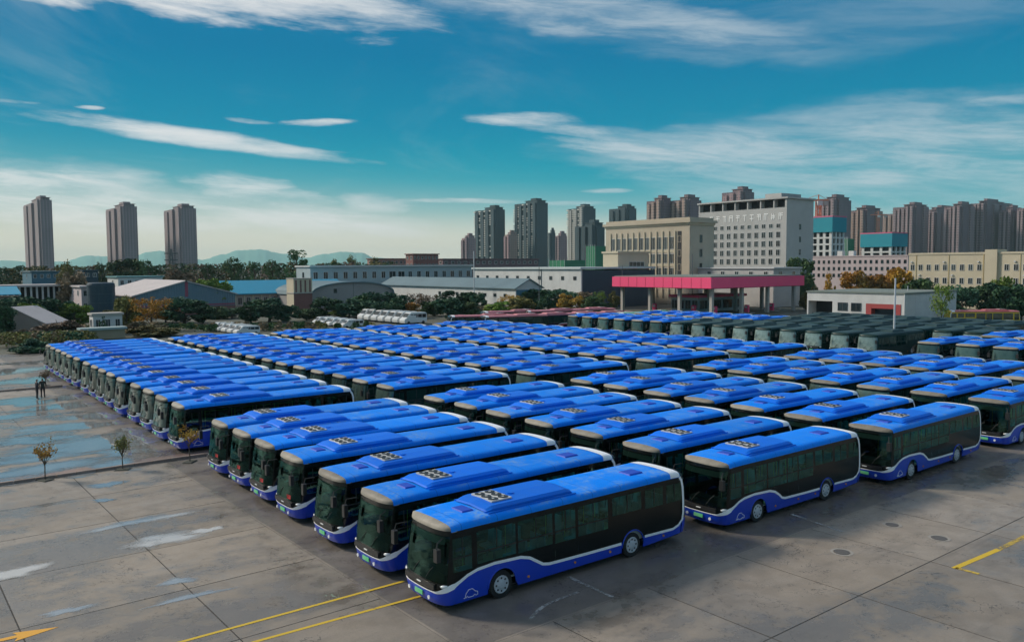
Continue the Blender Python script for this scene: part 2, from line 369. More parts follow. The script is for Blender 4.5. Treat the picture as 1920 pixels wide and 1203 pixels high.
def bus_meshes(kind='blue'):
    """one set of shared meshes; returns {part: [(name, mesh, location, children)]}"""
    D = {}
    coach = kind == 'coach'
    skirt_m = M_SKIRT if kind in ('blue', 'coach') else mat('skirt_' + kind, {'red': (.35, .03, .05), 'yellow': (.62, .42, .02), 'green': (.05, .35, .22)}[kind], .4, var=.3)
    body_m = mat('yellow_body', (.62, .42, .02), .4) if kind == 'yellow' else M_BLACK if not coach else mat('coach_teal_body', (.004, .020, .020), .35, spec=.2, var=.4, vscale=.6, tint=(.012, .045, .040), objvar=.25)
    roof_m = M_BLUE if kind == 'blue' else mat('roof_' + kind, {'red': (.44, .11, .14), 'yellow': (.40, .06, .07), 'green': (.03, .42, .30)}[kind], .5, var=.5, vscale=.8, tint=(.55, .30, .30), objvar=.2) if not coach else mat('coach_roof_grey_teal', (.010, .038, .042), .55, spec=.15, var=.7, vscale=.9, tint=(.055, .090, .095), objvar=.25)
    mb = MB()
    xs = [x for x in SIDE_X if -5.7 <= x <= 5.5]
    for x0, x1 in zip(xs, xs[1:]):
        mid = (x0 + x1) / 2; w = next((w for w in WIN if w[1] < mid < w[0]), None)
        lo = (arch(x0), arch(x1))
        if w:
            patch(mb, [('x', x0, lo[0], w[2]), ('x', x1, lo[1], w[2])], 3); patch(mb, [('x', x0, w[3], 2.75), ('x', x1, w[3], 2.75)], 1)
        else: patch(mb, [('x', x0, lo[0], 2.75), ('x', x1, lo[1], 2.75)], 5)
    us = [k / 12 for k in range(13)]
    WS = .80                                         # windscreen reaches this far round the corner
    patch(mb, [('u', u, .28, 1.06) for u in us] + [('x', 5.5, .28, 1.36)], 4)
    patch(mb, [('u', u, 2.56, 2.75) for u in us] + [('x', 5.5, 2.46, 2.75)], 2)
    patch(mb, [('u', u, 1.06, 2.56) for u in (WS, .88, .94, 1.0)] + [('x', 5.5, 1.36, 2.46)], 3)
    patch(mb, [('x', -5.7, .4, 2.75)] + [('r', k / 8, .4, 2.75) for k in range(8, -1, -1)], 6)
    mb.box(-5.6, 5.4, -1.15, 1.15, .30, .36)         # underside
    for a in (FRONT_AXLE, REAR_AXLE):                # wheel boxes
        for s in (1, -1): mb.box(a - .6, a + .6, min(s * .7, s * 1.1), max(s * .7, s * 1.1), .36, 1.05)
    D['body'] = mb.mesh('body', body_m, True)
    mb = MB(); rows = [[roof_at(x, t) for t in TS] for x in (5.60, 5.4, 5.2, 4.6, 3.5, 1, -2, -4.2, -4.8, -5.1, -5.4, -5.62)]
    loft(mb, rows); D['roof'] = mb.mesh('roof', roof_m, True)
    def cap(x, end, zr, name, m, bulge):
        mb = MB(); rows = []
        for j in range(6):
            f = j / 5; row = []
            for t in TS:
                A = roof_at(x, t); q = min(1.0, (abs(t)) ** .9)
                B = surf('u' if end > 0 else 'r', q, zr, .012); B.y *= 1 if t >= 0 else -1
                Cc = Vector((B.x - bulge * end, (A.y + B.y) / 2, A.z * .98))
                row.append(A * (1 - f) ** 2 + Cc * 2 * f * (1 - f) + B * f * f)
            rows.append(row)
        loft(mb, rows); D[name] = mb.mesh(name, m, True)
    cap(5.60, 1, 2.735, 'visor', M_VISOR if not coach else body_m, .02)
    cap(-5.62, -1, 2.6, 'rear_cap', body_m, .0)
    # blue skirt with the wave line, bumper round the front
    if not coach:
        mb = MB()
        fr = [('u', u, .29, .70 + .20 * max(0, u - .45) / .55) for u in us] + [('x', 5.5, .29, .93)]
        patch(mb, fr, 3, .010)
        run = []
        for x in xs:
            lo, hi = max(arch(x) , .29), wave(x)
            if hi - lo < .03:
                if len(run) > 1: patch(mb, run, 3, .010)
                run = []
            else: run.append(('x', x, lo, hi))
        if len(run) > 1: patch(mb, run, 3, .010)
        patch(mb, [('x', -5.7, .42, .95)] + [('r', k / 6, .42, 1.0) for k in range(6, -1, -1)], 2, .010)
        D['skirt'] = mb.mesh('skirt', skirt_m, True)
        mb = MB()
        pth = [('u', u, .72 + .20 * max(0, u - .45) / .55, .018 + .075 * min(1, max(0, u - .3) / .5), .022) for u in us] + [('x', 5.5, .945, .075, .022), ('x', 5.3, 1.03, .055, .022)]
        xx = [5.1, 5.0, 4.8, 4.6, 4.25, 3.9, 3.3, 2.75, 2.55, 2.35, 2.05, 1.75, 1.6, 1.45, .5, -.5, -1.5, -2.2]
        pth += [('x', x, wave(x), .052, .022) for x in xx]
        ribbon(mb, pth)
        pth = [('x', x, wave(x), .05, .022) for x in (-3.5, -4.3, -5.0, -5.15, -5.35, -5.5, -5.62)] + [('x', -5.72, .95, .056, .022), ('x', -5.78, 1.25, .056, .022), ('x', -5.78, 1.8, .058, .022), ('x', -5.76, 2.3, .058, .022), ('x', -5.70, 2.56, .058, .022), ('x', -5.58, 2.72, .062, .024)]
        ribbon(mb, pth)
        rows = [[roof_at(x, t) + Vector((0, 0, .014)) for t in TS] for x in (-5.06, -5.3, -5.45, -5.60)]
        loft(mb, rows); D['white_trim'] = mb.mesh('white_trim', M_WHITE, True)
        mb = MB(); mb.tube([(.6 * math.cos(math.pi * k / 12), .212, .6 * math.sin(math.pi * k / 12)) for k in range(13)], .028, 5)   # wheel arch lip
        D['arch_lip'] = mb.mesh('arch_lip', M_SKIRT, True)
        mb = MB()                                    # line emblem of a little car on the skirt
        car = [(0, 0), (.06, .02), (.09, .16), (.20, .27), (.36, .27), (.47, .17), (.58, .13), (.60, .03), (.52, 0), (.47, .06), (.41, 0), (.2, 0), (.15, .06), (.09, 0)]
        mb.tube([tuple(surf('x', 5.15 - p[0] * .95, .40 + p[1], .022)) for p in car], .012, 4)
        D['emblem'] = mb.mesh('emblem', M_WHITE)
    # glazing
    gl, far = [], []
    for w in WIN:
        n = max(2, int((w[0] - w[1]) / .4)); cols = [('x', w[0] + (w[1] - w[0]) * k / n, w[2] - .01, w[3] + .01) for k in range(n + 1)]
        for s in (1, -1):
            mb = MB(); patch(mb, cols, 2, .004, (s,)); gl.append(mb.mesh('window', M_GLASS, True)); far.append(mb.mesh('window', M_GLASS_FAR, True))
    D['windows'] = gl; D['windows_far'] = far
    D['bars'] = []
    for w in WIN:
        for s in (1, -1):
            mb = MB(); tall = w[3] - w[2] > .9; mx = (w[0] + w[1]) / 2
            for (x0, x1, z0, z1) in [(mx - .02, mx + .02, 1.82 if tall else w[2], w[3])] + ([(w[1], w[0], 1.80, 1.85)] if tall else []):
                y = surf('x', x0, (z0 + z1) / 2).y * s; mb.box(x0, x1, y - .014, y + .014, z0, z1)
            D['bars'].append(mb.mesh('window_bar', M_DARK))
    mb = MB(); cc = [('u', WS * k / 10, 1.04, 2.58) for k in range(11)]; patch(mb, cc, 5, .006); D['windscreen'] = mb.mesh('windscreen', M_SHIELD, True); D['windscreen_far'] = mb.mesh('windscreen', M_COACH_SHIELD if coach else M_SHIELD_FAR, True)
    mb = MB(); patch(mb, [('u', .62 * k / 6, 2.30, 2.54) for k in range(7)], 1, -.03); D['destination_display'] = mb.mesh('destination_display', mat('display_grey', (.13, .16, .15), .5), True)
    mb = MB(); mb.tube([(6.10, .4, 1.08), (6.07, .6, 1.36), (6.03, .78, 1.54)], .014, 4); D['wiper'] = mb.mesh('wiper', M_DARK)
    D['headlamp'] = []
    for s in (1, -1):
        P = surf('u', .66, .95, .02); mb = MB(); mb.tube([Vector((P.x + .005, s * (P.y - .16), .93)), Vector((P.x - .02, s * P.y, .94)), Vector((P.x - .12, s * (P.y + .10), .97))], [.045, .06, .03], 6)
        D['headlamp'].append(mb.mesh('headlamp', M_LAMP, True))
    mb = MB(); mb.tube([(6.10, 0, .50), (6.125, 0, .50)], .07, 8); D['fog_lamp'] = mb.mesh('fog_lamp', M_LAMP)
    mb = MB(); mb.box(6.09, 6.12, -.12, .12, .86, .90); D['badge'] = mb.mesh('badge', M_LAMP)
    mb = MB(); mb.tube([(0, 1.262, .50), (0, 1.292, .50)], .045, 8); D['marker_lamp'] = mb.mesh('marker_lamp', M_AMBER)
    mb = MB(); mb.box(6.10, 6.125, -.24, .24, .46, .61); D['licence_plate'] = mb.mesh('licence_plate', M_PLATE)
    mb = MB(); mb.box(6.02, 6.10, -.9, .9, .80, .98); D['grille'] = mb.mesh('grille', M_DARK)
    mb = MB(); mb.mi = 0
    mb.tube([(5.86, 1.12, 2.55), (6.18, 1.30, 2.50), (6.24, 1.33, 2.30)], .022, 5); mb.box(6.14, 6.30, 1.24, 1.44, 1.90, 2.32)
    D['mirror_left'] = mb.mesh('mirror', M_DARK)
    mb = MB(); mb.tube([(5.86, -1.12, 2.55), (6.22, -1.26, 2.52), (6.28, -1.28, 2.30)], .022, 5); mb.box(6.20, 6.36, -1.38, -1.18, 1.84, 2.30)
    D['mirror_right'] = mb.mesh('mirror', M_DARK)
    # roof gear
    if not coach:
        mb = MB(); rows = []
        for x, h, w in ((4.0, .0, .86), (3.94, .05, .93), (3.70, .14, .95), (3.50, .155, .96), (1.0, .155, .96), (.30, .15, .95), (.08, .09, .93), (.02, .0, .92)):
            top = 3.0 + h; rows.append([(x, -w, 2.94), (x, -w, top - .09 * min(1, h / .2)), (x, -w + .12, top + .015), (x, 0, top + .055), (x, w - .12, top + .015), (x, w, top - .09 * min(1, h / .2)), (x, w, 2.94)])
        loft(mb, rows)
        for s in (1, -1):                            # louvres down the flank and side rails
            for k in range(12): mb.box(2.75 - k * .09, 2.70 - k * .09, s * .955 - .012, s * .955 + .012, 3.02, 3.09)
            mb.box(-.05, 3.95, s * 1.02 - .03, s * 1.02 + .03, 2.95, 3.01)
        for k in range(9): mb.box(3.66, 3.70, -.72 + k * .18 - .05, -.72 + k * .18 + .05, 3.07, 3.13)
        mb.tube([(2.30, .12, 3.19), (2.30, .12, 3.24)], .12, 12)
        D['roof_pod'] = mb.mesh('roof_pod', M_POD if kind == 'blue' else roof_m, False)
        mb = MB(); mb.mi = 0; mb.box(2.62, 3.50, -.62, .62, 3.19, 3.237)
        mb.mi = 1
        for i in range(3):
            for j in range(2): mb.tube([(2.84 + j * .44, -.40 + i * .40, 3.235), (2.84 + j * .44, -.40 + i * .40, 3.251)], .19, 12)
        mb.mi = 0
        for i in range(3):
            for j in range(2): mb.tube([(2.84 + j * .44, -.40 + i * .40, 3.245), (2.84 + j * .44, -.40 + i * .40, 3.263)], .05, 8)
        D['fan_grille'] = mb.mesh('fan_grille', [mat('fan_frame', (.62, .62, .60), .6, var=.5, vscale=2, tint=(.3, .3, .3), objvar=.2), M_DARK])
        for nm, x, y, a, b in (('hatch_front', 4.40, .12, .26, .36), ('hatch_rear', -3.75, .25, .40, .34)):
            mb = MB(); mb.taper(x - a, x + a, y - b, y + b, 2.97, 3.05, .05, .05); D[nm] = mb.mesh('roof_hatch', mat('hatch_' + kind, (.003, .06, .50), .6) if kind == 'blue' else roof_m)
    else:
        mb = MB(); mb.taper(-1.6, 1.4, -.85, .85, 2.97, 3.20, .25, .15); D['roof_pod'] = mb.mesh('roof_pod', roof_m)
    # wheels
    mb = MB(); mb.tube([(0, -.15, 0), (0, .0, 0), (0, .13, 0), (0, .15, 0)], [.47, .48, .48, .45], 24); D['tyre'] = mb.mesh('tyre', M_RUBBER, False)
    mb = MB(); ring = []
    for r, y in ((.315, .151), (.30, .172), (.28, .162), (.17, .157), (.15, .178), (.08, .19), (0.001, .192)):
        ring.append([(r * math.cos(2 * math.pi * k / 20), y, r * math.sin(2 * math.pi * k / 20)) for k in range(21)])
    loft(mb, ring)
    mb.mi = 1
    for k in range(8):
        a = 2 * math.pi * k / 8; mb.tube([(.222 * math.cos(a), .158, .222 * math.sin(a)), (.222 * math.cos(a), .166, .222 * math.sin(a))], .038, 6)
    D['rim'] = fix_rim(mb.mesh('rim', [M_STEEL, M_DARK], True))
    # inside: floor, lining, seats, dashboard, rails
    mb = MB(); mb.box(-5.5, 5.3, -1.17, 1.17, .62, .66); mb.box(-5.5, -1.9, -1.16, 1.16, .66, .98); D['floor'] = mb.mesh('floor', M_FLOOR)
    mb = MB(); mb.box(-5.5, 5.1, -1.12, 1.12, 2.60, 2.63); D['lining'] = mb.mesh('lining', M_LINING)
    mb = MB()
    for x in (2.6, 1.75, -.3, -1.15, -2.3, -3.1, -3.9, -4.7):
        zf = .98 if x < -1.9 else .66
        for y in (-.95, -.5, .5, .95):
            mb.box(x - .22, x + .2, y - .2, y + .2, zf + .38, zf + .46); mb.taper(x - .27, x - .20, y - .2, y + .2, zf + .44, zf + 1.05, .0, .03); mb.box(x - .05, x + .0, y - .04, y + .04, zf, zf + .40)
    mb.box(4.35, 4.45, .35, .95, 1.0, 1.75); mb.box(4.4, 4.85, .35, .95, 1.0, 1.12)
    D['seats'] = mb.mesh('seats', M_SEAT)
    mb = MB(); mb.taper(5.0, 5.75, -.9, 1.0, .66, 1.20, .1, .1); mb.tube([(5.05 + .05 * math.sin(a), .65 + .23 * math.cos(a), 1.42 + .2 * math.sin(a)) for a in [2 * math.pi * k / 12 for k in range(13)]], .018, 4); D['dashboard'] = mb.mesh('dashboard', M_DARK)
    mb = MB()
    for x in (4.1, 2.2, .8, -.7, -1.7):
        for y in (-.32, .32): mb.tube([(x, y, .66), (x, y, 2.6)], .018, 4)
    for y in (-.32, .32): mb.tube([(4.1, y, 2.3), (-4.8, y, 2.3)], .018, 4)
    D['hand_rails'] = mb.mesh('hand_rails', M_RAIL)
    mb = MB(); patch(mb, [('u', .12, 1.10, 1.28), ('u', .3, 1.10, 1.28)], 1, .012, (1,)); D['poster'] = mb.mesh('poster', M_RED)
    return D
def fix_rim(me):
    bm = bmesh.new(); bm.from_mesh(me); bmesh.ops.recalc_face_normals(bm, faces=bm.faces); bm.to_mesh(me); bm.free(); return me
BUS, COACH, REDBUS, YELLOWBUS, GREENBUS = (bus_meshes(k) for k in ('blue', 'coach', 'red', 'yellow', 'green'))

def shortened(D, cut=.95):                            # the shorter model: the same bus with less between the axles
    def f(x): return x if x >= 2 else (x + cut if x <= -2.2 else 2 - (2 - x) * (4.2 - cut) / 4.2)
    def tr(me):
        c = me.copy()
        for v in c.vertices: v.co.x = f(v.co.x)
        return c
    S = {k: ([tr(m) for m in v] if isinstance(v, list) else tr(v)) for k, v in D.items() if k not in ('tyre', 'rim', 'arch_lip', 'marker_lamp')}
    for k in ('tyre', 'rim', 'arch_lip', 'marker_lamp'): S[k] = D[k]
    return S
SHORT = shortened(BUS)
def O(name, me, parent, loc=None, rz=0.0):
    o = bpy.data.objects.new(name, me); link(o, parent)
    if loc: o.location = loc
    if rz: o.rotation_euler = (0, 0, rz)
    return o
def make_bus(D, name, pos, yaw, label, group, cat='bus', level=2, poster=False):
    """level 2: all parts; level 1: no cabin; level 0: only what shows above the neighbours"""
    t = empty(name, pos, yaw, label, cat, group)
    O('body', D['body'], t); r = O('roof', D['roof'], t); O('visor', D['visor'], t); O('rear_cap', D['rear_cap'], t)
    for k in ('skirt', 'white_trim'):
        if k in D: O(k, D[k], t)
    p = O('roof_pod', D['roof_pod'], t)
    if 'fan_grille' in D: O('fan_grille', D['fan_grille'], p)
    for k in ('hatch_front', 'hatch_rear'):
        if k in D: O('roof_hatch', D[k], r)
    sfx = '' if level >= 2 else '_far'
    O('windscreen', D['windscreen' + sfx], t)
    for g, b in zip(D['windows' + sfx], D['bars']):
        w = O('window', g, t)
        if level >= 1: O('window_bar', b, w)
    if level >= 1:
        O('grille', D['grille'], t); O('licence_plate', D['licence_plate'], t); O('destination_display', D['destination_display'], t); O('badge', D['badge'], t)
        O('wiper', D['wiper'], t); O('wiper', D['wiper'], t, (0, -.8, 0))
        for h in D['headlamp']: O('headlamp', h, t)
        for y in (-.62, .62): O('fog_lamp', D['fog_lamp'], t, (0, y, 0))
        O('mirror', D['mirror_left'], t); O('mirror', D['mirror_right'], t)
        if 'emblem' in D: O('emblem', D['emblem'], t)
        for x in (FRONT_AXLE, REAR_AXLE + (.95 if D is SHORT else 0)):
            for s in (1, -1):
                w = O('wheel', D['tyre'], t, (x, s * 1.06, .48), 0 if s > 0 else math.pi); O('rim', D['rim'], w)
                if 'arch_lip' in D: O('arch_lip', D['arch_lip'], t, (x, s * 1.06, .48), 0 if s > 0 else math.pi)
        for x in ((2.4, .2, -1.6, -4.6) if D is not SHORT else (2.3, .5, -.9, -3.6)): O('marker_lamp', D['marker_lamp'], t, (x, 0, 0))
        if poster: O('poster', D['poster'], t)
    if level >= 2:
        O('floor', D['floor'], t); O('lining', D['lining'], t); O('dashboard', D['dashboard'], t)
        O('seats', D['seats'], t)['kind'] = 'stuff'; O('hand_rails', D['hand_rails'], t)['kind'] = 'stuff'
    return t

ORD = ['nearest', '2nd nearest', '3rd nearest', '4th nearest', '5th nearest', '6th nearest', '7th nearest', '8th nearest', '9th nearest', '10th nearest', '11th nearest', '12th nearest', '13th nearest', '14th nearest', 'farthest']
def file_of(D, base, cat, where, along, across, level, group, slope=0.0, jit=.10, posters=()):
    n = len(across)
    for i, a in enumerate(across):
        rnd = random.Random(int(a * 37 + along * 11))
        al = along + slope * i + rnd.uniform(-jit, jit)
        o = 'farthest' if i == n - 1 else ORD[i]
        lv = level if isinstance(level, int) else level[min(i, len(level) - 1)]
        make_bus(D, base, grid(al + 3.28, a - .30), YAW + R(rnd.uniform(-.6, .6)), '%s, %s in %s' % (cat, o, where), group, 'coach' if D is COACH else 'bus', lv, i in posters)
def build_fleet():
    g1, g2, g3 = 'blue buses of the near block', 'blue buses of the far block', 'dark teal coaches'
    bl = 'blue city bus'
    A = [23.5, 27.4, 31.3, 35.4, 39.0, 42.3, 45.6]
    file_of(BUS, 'city_bus', bl, 'the front left file of seven', 17.15, A, 2, g1, .08, .05, (3, 4, 5, 6))
    file_of(SHORT, 'city_bus', bl, 'the second file of the near block', 31.0, [23.0, 26.8, 30.8, 34.4, 38.1, 41.6, 45.1], 2, g1, .04, .08)
    file_of(SHORT, 'city_bus', bl, 'the third file of the near block', 43.5, [22.3, 26.2, 30.0, 33.8, 37.3, 41.2, 44.7], 2, g1, .07, .1)
    file_of(SHORT, 'city_bus', bl, 'the fourth file of the near block', 57.1, [18.4, 22.0, 25.7, 29.4, 33.0, 36.7, 40.4, 44.0][1:], (2, 2, 1), g1, 0, .12)
    file_of(SHORT, 'city_bus', bl, 'the fifth file of the near block', 69.5, [21.2, 24.8, 29.0, 32.5, 36.1, 39.8, 43.4], 1, g1, 0, .15)
    Lx = [53.3, 57.2, 60.9, 64.4, 68.5, 72.4, 75.6, 78.8, 82.3, 87.1, 90.3, 93.6, 97.0, 100.3, 103.7]
    file_of(BUS, 'city_bus', bl, 'the long file beside the puddles', 17.7, Lx, (2, 1), g2, .06, .06)
    s = [51.6 + 3.66 * k for k in range(15)]
    def row(first, last): return [first + (last - first) * k / 14 + (1.0 if False else 0) for k in range(15)]
    file_of(SHORT, 'city_bus', bl, 'the second long file from the left', 31.55, row(52.0, 103.3), (1, 1, 0), g2, 0, .12)
    file_of(SHORT, 'city_bus', bl, 'the third long file from the left', 43.95, row(51.2, 102.3), (1, 1, 0), g2, 0, .15)
    file_of(SHORT, 'city_bus', bl, 'the fourth long file from the left', 57.4, row(50.8, 101.9), (1, 0), g2, -.12, .15)
    file_of(SHORT, 'city_bus', bl, 'the fifth long file from the left', 69.6, row(50.1, 101.4), (1, 0), g2, -.10, .15)
    # beyond the lane: coaches and more blue buses
    file_of(COACH, 'coach', 'dark teal coach', 'the file facing the lane', 96.6, [51.1 + 3.66 * k for k in range(9)], 1, g3, 0, .25)
    file_of(SHORT, 'city_bus', bl, 'the short file left of the coaches', 96.0, [84.2 + 3.66 * k for k in range(6)], 1, 'blue buses behind the lane', 0, .2)
    file_of(COACH, 'coach', 'dark teal coach', 'the middle file behind the lane', 109.6, [44.5 + 3.66 * k for k in range(9)], 0, g3, 0, .4)
    file_of(SHORT, 'city_bus', bl, 'the back file left of the coaches', 109.4, [77.8 + 3.66 * k for k in range(7)], 0, 'blue buses behind the lane', 0, .4)
    file_of(COACH, 'coach', 'dark teal coach', 'the back file by the white building', 122.6, [47.5 + 3.66 * k for k in range(9)], 0, g3, 0, .5)
    file_of(SHORT, 'city_bus', bl, 'the sixth file at the right edge', 92.3, [27.2, 30.8, 34.4, 38.1, 41.9], 1, g1, 0, .2)
    file_of(SHORT, 'city_bus', bl, 'the last file at the right edge', 105.0, [30.0, 33.6, 37.2, 40.8], 0, g1, 0, .2)
build_fleet()
# ------------------------------------------------------------------ ground and yard
def concrete(name, base, objvar=.15, wet=1.0):
    m = bpy.data.materials.new(name); m.use_nodes = True; MATS[name] = m
    t = NT(m.node_tree); b = t.n['Principled BSDF']
    P = t.add('ShaderNodeNewGeometry').outputs['Position']
    al = t.math('MULTIPLY', t.vmath('DOT_PRODUCT', P, tuple(-FW)), .35); ac = t.vmath('DOT_PRODUCT', P, tuple(-LF))
    G = t.comb(al, ac, 0.0)                          # yard grid, stretched along the bays
    big = t.noise(G, .22, 5, .6, .4); mid = t.noise(P, .9, 6, .62); fine = t.noise(P, 14.0, 4, .7)
    oi = t.add('ShaderNodeObjectInfo').outputs['Random']
    c = t.mix(t.ramp(mid, .28, .72), (*[x * .74 for x in base], 1), (*[x * 1.24 for x in base], 1))
    warm = t.noise(P, .11, 4, .6)
    c = t.mix(t.ramp(warm, .38, .62, 0.0, .45), c, (base[0] * 1.22, base[1] * 1.10, base[2] * .92, 1))
    c = t.mix(t.ramp(fine, .35, .75, 0, .35), c, (*[x * .6 for x in base], 1))
    streak = t.noise(t.comb(t.math('MULTIPLY', al, .5), t.math('MULTIPLY', ac, 2.2), 1.7), .9, 5, .65)
    c = t.mix(t.ramp(streak, .52, .78, 0, .38), c, (*[x * .50 for x in base], 1))           # tyre grime along the bays
    spot = t.noise(P, .42, 2, .5); c = t.mix(t.ramp(spot, .70, .80, 0, .55), c, (.035, .033, .032, 1))     # oil spots
    damp = t.math('MULTIPLY', t.ramp(t.math('MULTIPLY_ADD', mid, .55, big), .72, .90), wet)
    c = t.mix(t.math('MULTIPLY', damp, .55), c, (.066, .058, .050, 1))
    crk = t.math('ABSOLUTE', t.math('SUBTRACT', t.noise(P, .16, 6, .72, .3), .5))
    c = t.mix(t.math('MULTIPLY', t.math('LESS_THAN', crk, .0022), .7), c, (.05, .045, .04, 1))                 # hairline cracks
    hs = t.add('ShaderNodeHueSaturation'); t.put(hs.inputs['Color'], c); t.put(hs.inputs['Value'], t.math('MULTIPLY_ADD', oi, 2 * objvar, 1 - objvar))
    t.put(b.inputs['Base Color'], hs.outputs[0]); t.put(b.inputs['Roughness'], t.math('MULTIPLY_ADD', damp, -.42, .60))
    bp = t.add('ShaderNodeBump'); bp.inputs['Strength'].default_value = .25; bp.inputs['Distance'].default_value = .01
    t.put(bp.inputs['Height'], fine); t.l.new(bp.outputs[0], b.inputs['Normal'])
    return m
M_CONC = concrete('yard_concrete', (.262, .229, .195))
M_BAY = concrete('bay_concrete', (.150, .135, .122), .18, .8)
M_BED = mat('joint_dirt', (.035, .033, .03), .9)
M_LAND = mat('far_land', (.075, .085, .060), .95, var=.8, vscale=.012, tint=(.13, .12, .10))

def sheet(name, pts, z, m):
    g = MB(); g.add([(p[0], p[1], z) for p in pts], [tuple(range(len(pts)))]); return tag(g.build(name, m), kind='structure')
sheet('ground', [(-7000, -400), (7000, -400), (7000, 7600), (-7000, 7600)], -.08, M_LAND)
YARD = sheet('yard', [grid(-60, -40), grid(-60, 128), grid(150, 128), grid(150, -40)], -.014, M_CONC)
AL = [-27.7, -22.5, -17.3, -12.1, -6.9, -1.7, 3.5, 8.7, 13.6, 17.0, 21.4, 26.5, 31.7, 36.9, 42.1, 47.3, 52.5, 57.7, 62.9, 68.1, 73.3, 78.5, 83.7, 88.9]
AC = [4.2 + 5.1 * k for k in range(23)]
def build_slabs():
    cells = []
    for i in range(len(AL) - 1):
        for j in range(len(AC) - 1):
            ca, cc = (AL[i] + AL[i + 1]) / 2, (AC[j] + AC[j + 1]) / 2
            if ca > 14.5 and cc > 22: continue                      # under the buses
            P = grid(ca, cc)
            if P.y < 15 or abs(P.x) > P.y * .66 + 3.5: continue
            cells.append((P.length, i, j))
    cells.sort(); cells = cells[:290]
    bed = MB(); mb = MB(); mb.box(-.5, .5, -.5, .5, -.10, 0)
    slab_me, bay_me = mb.mesh('slab', M_CONC), mb.mesh('slab', M_BAY)
    for _, i, j in cells:
        a0, a1, c0, c1 = AL[i], AL[i + 1], AC[j], AC[j + 1]
        P = grid((a0 + a1) / 2, (c0 + c1) / 2)
        q = [grid(a0, c0), grid(a1, c0), grid(a1, c1), grid(a0, c1)]
        bed.add([(p.x, p.y, -.010) for p in q], [(0, 3, 2, 1)])
        o = bpy.data.objects.new('slab', bay_me if (a0 > 13 and c0 > 19 and c0 < 48) else slab_me); link(o, YARD)
        o.location = (P.x, P.y, random.uniform(-.004, .0)); o.rotation_euler = (R(random.uniform(-.03, .03)), R(random.uniform(-.03, .03)), YAW)
        g = .045; o.scale = (a1 - a0 - g, c1 - c0 - g, 1)
    fix_normals(tag(bed.build('joint_bed', M_BED), kind='structure'))
build_slabs()

sheet('bays', [grid(13.7, 19.6), grid(150, 19.6), grid(150, 128), grid(13.7, 128)], -.0118, M_BAY)
# puddles: films of water lying in the hollows, thinning out at the rim
def water():
    m = bpy.data.materials.new('puddle_water'); m.use_nodes = True; MATS['puddle_water'] = m; t = NT(m.node_tree); t.n.clear()
    out = t.add('ShaderNodeOutputMaterial'); tr = t.add('ShaderNodeBsdfTransparent'); gl = t.add('ShaderNodeBsdfGlossy'); df = t.add('ShaderNodeBsdfDiffuse')
    P = t.add('ShaderNodeNewGeometry').outputs['Position']
    gl.inputs['Roughness'].default_value = .03; df.inputs[0].default_value = (.42, .435, .43, 1)  # pale diffuse adds sky glare to the water as colour
    bp = t.add('ShaderNodeBump'); bp.inputs['Strength'].default_value = .03; bp.inputs['Distance'].default_value = .02; t.put(bp.inputs['Height'], t.noise(P, 2.5, 2)); t.l.new(bp.outputs[0], gl.inputs['Normal'])
    fc = t.add('ShaderNodeLayerWeight'); fc.inputs[0].default_value = .5
    mx = t.add('ShaderNodeMixShader'); t.put(mx.inputs[0], t.math('MULTIPLY_ADD', t.math('POWER', fc.outputs['Facing'], 1.8), .75, .10)); t.l.new(df.outputs[0], mx.inputs[1]); t.l.new(gl.outputs[0], mx.inputs[2])
    at_ = t.add('ShaderNodeAttribute', attribute_name='depth').outputs['Fac']
    G = t.comb(t.math('MULTIPLY', t.vmath('DOT_PRODUCT', P, tuple(-FW)), .42), t.math('MULTIPLY', t.vmath('DOT_PRODUCT', P, tuple(-LF)), .95), 0.0)
    k = t.ramp(t.math('MULTIPLY_ADD', t.math('SUBTRACT', t.noise(G, 1.0, 6, .68), .5), 1.9, at_), .05, .85, 0.0, .90)
    m2 = t.add('ShaderNodeMixShader'); t.put(m2.inputs[0], k); t.l.new(tr.outputs[0], m2.inputs[1]); t.l.new(mx.outputs[0], m2.inputs[2]); t.l.new(m2.outputs[0], out.inputs[0])
    return m
M_WATER = water()
def puddle(c, ra, rb, seed, z=.004):
    rnd = random.Random(seed); n = 40; ph = [rnd.uniform(0, 6.28) for _ in range(6)]; pts, dep = [], []
    for r, dp in ((1.25, 0.0), (1.0, .3), (.7, .6), (.35, .85)):
        for k in range(n):
            a = 2 * math.pi * k / n
            w = 1 + .22 * math.sin(2 * a + ph[0]) + .16 * math.sin(3 * a + ph[1]) + .12 * math.sin(5 * a + ph[2]) + .09 * math.sin(8 * a + ph[3])
            p = c - FW * (math.cos(a) * ra * w * r) - LF * (math.sin(a) * rb * w * r * .9); pts.append((p.x, p.y, z)); dep.append(dp)
    g = MB(); g.add(pts + [(c.x, c.y, z)], [(q * n + k, q * n + (k + 1) % n, (q + 1) * n + (k + 1) % n, (q + 1) * n + k) for q in range(3) for k in range(n)] + [(3 * n + k, 3 * n + (k + 1) % n, 4 * n) for k in range(n)])
    o = g.build('puddle', M_WATER); a_ = o.data.attributes.new('depth', 'FLOAT', 'POINT')
    a_.data.foreach_set('value', dep + [1.0]); tag(o, kind='structure'); return fix_normals(o)
def px_puddle(u, v, hu, hv, seed):
    c = gnd(u, v); e = (gnd(u + hu, v) - gnd(u - hu, v)).length / 2; f = (gnd(u, v - hv) - gnd(u, v + hv)).length / 2
    puddle(Vector((c.x, c.y, 0)), (e * .80 + f * .25), min(f, e) * (.85 if v > 900 else 1.35), seed, .004 + (seed % 7) * .0006)
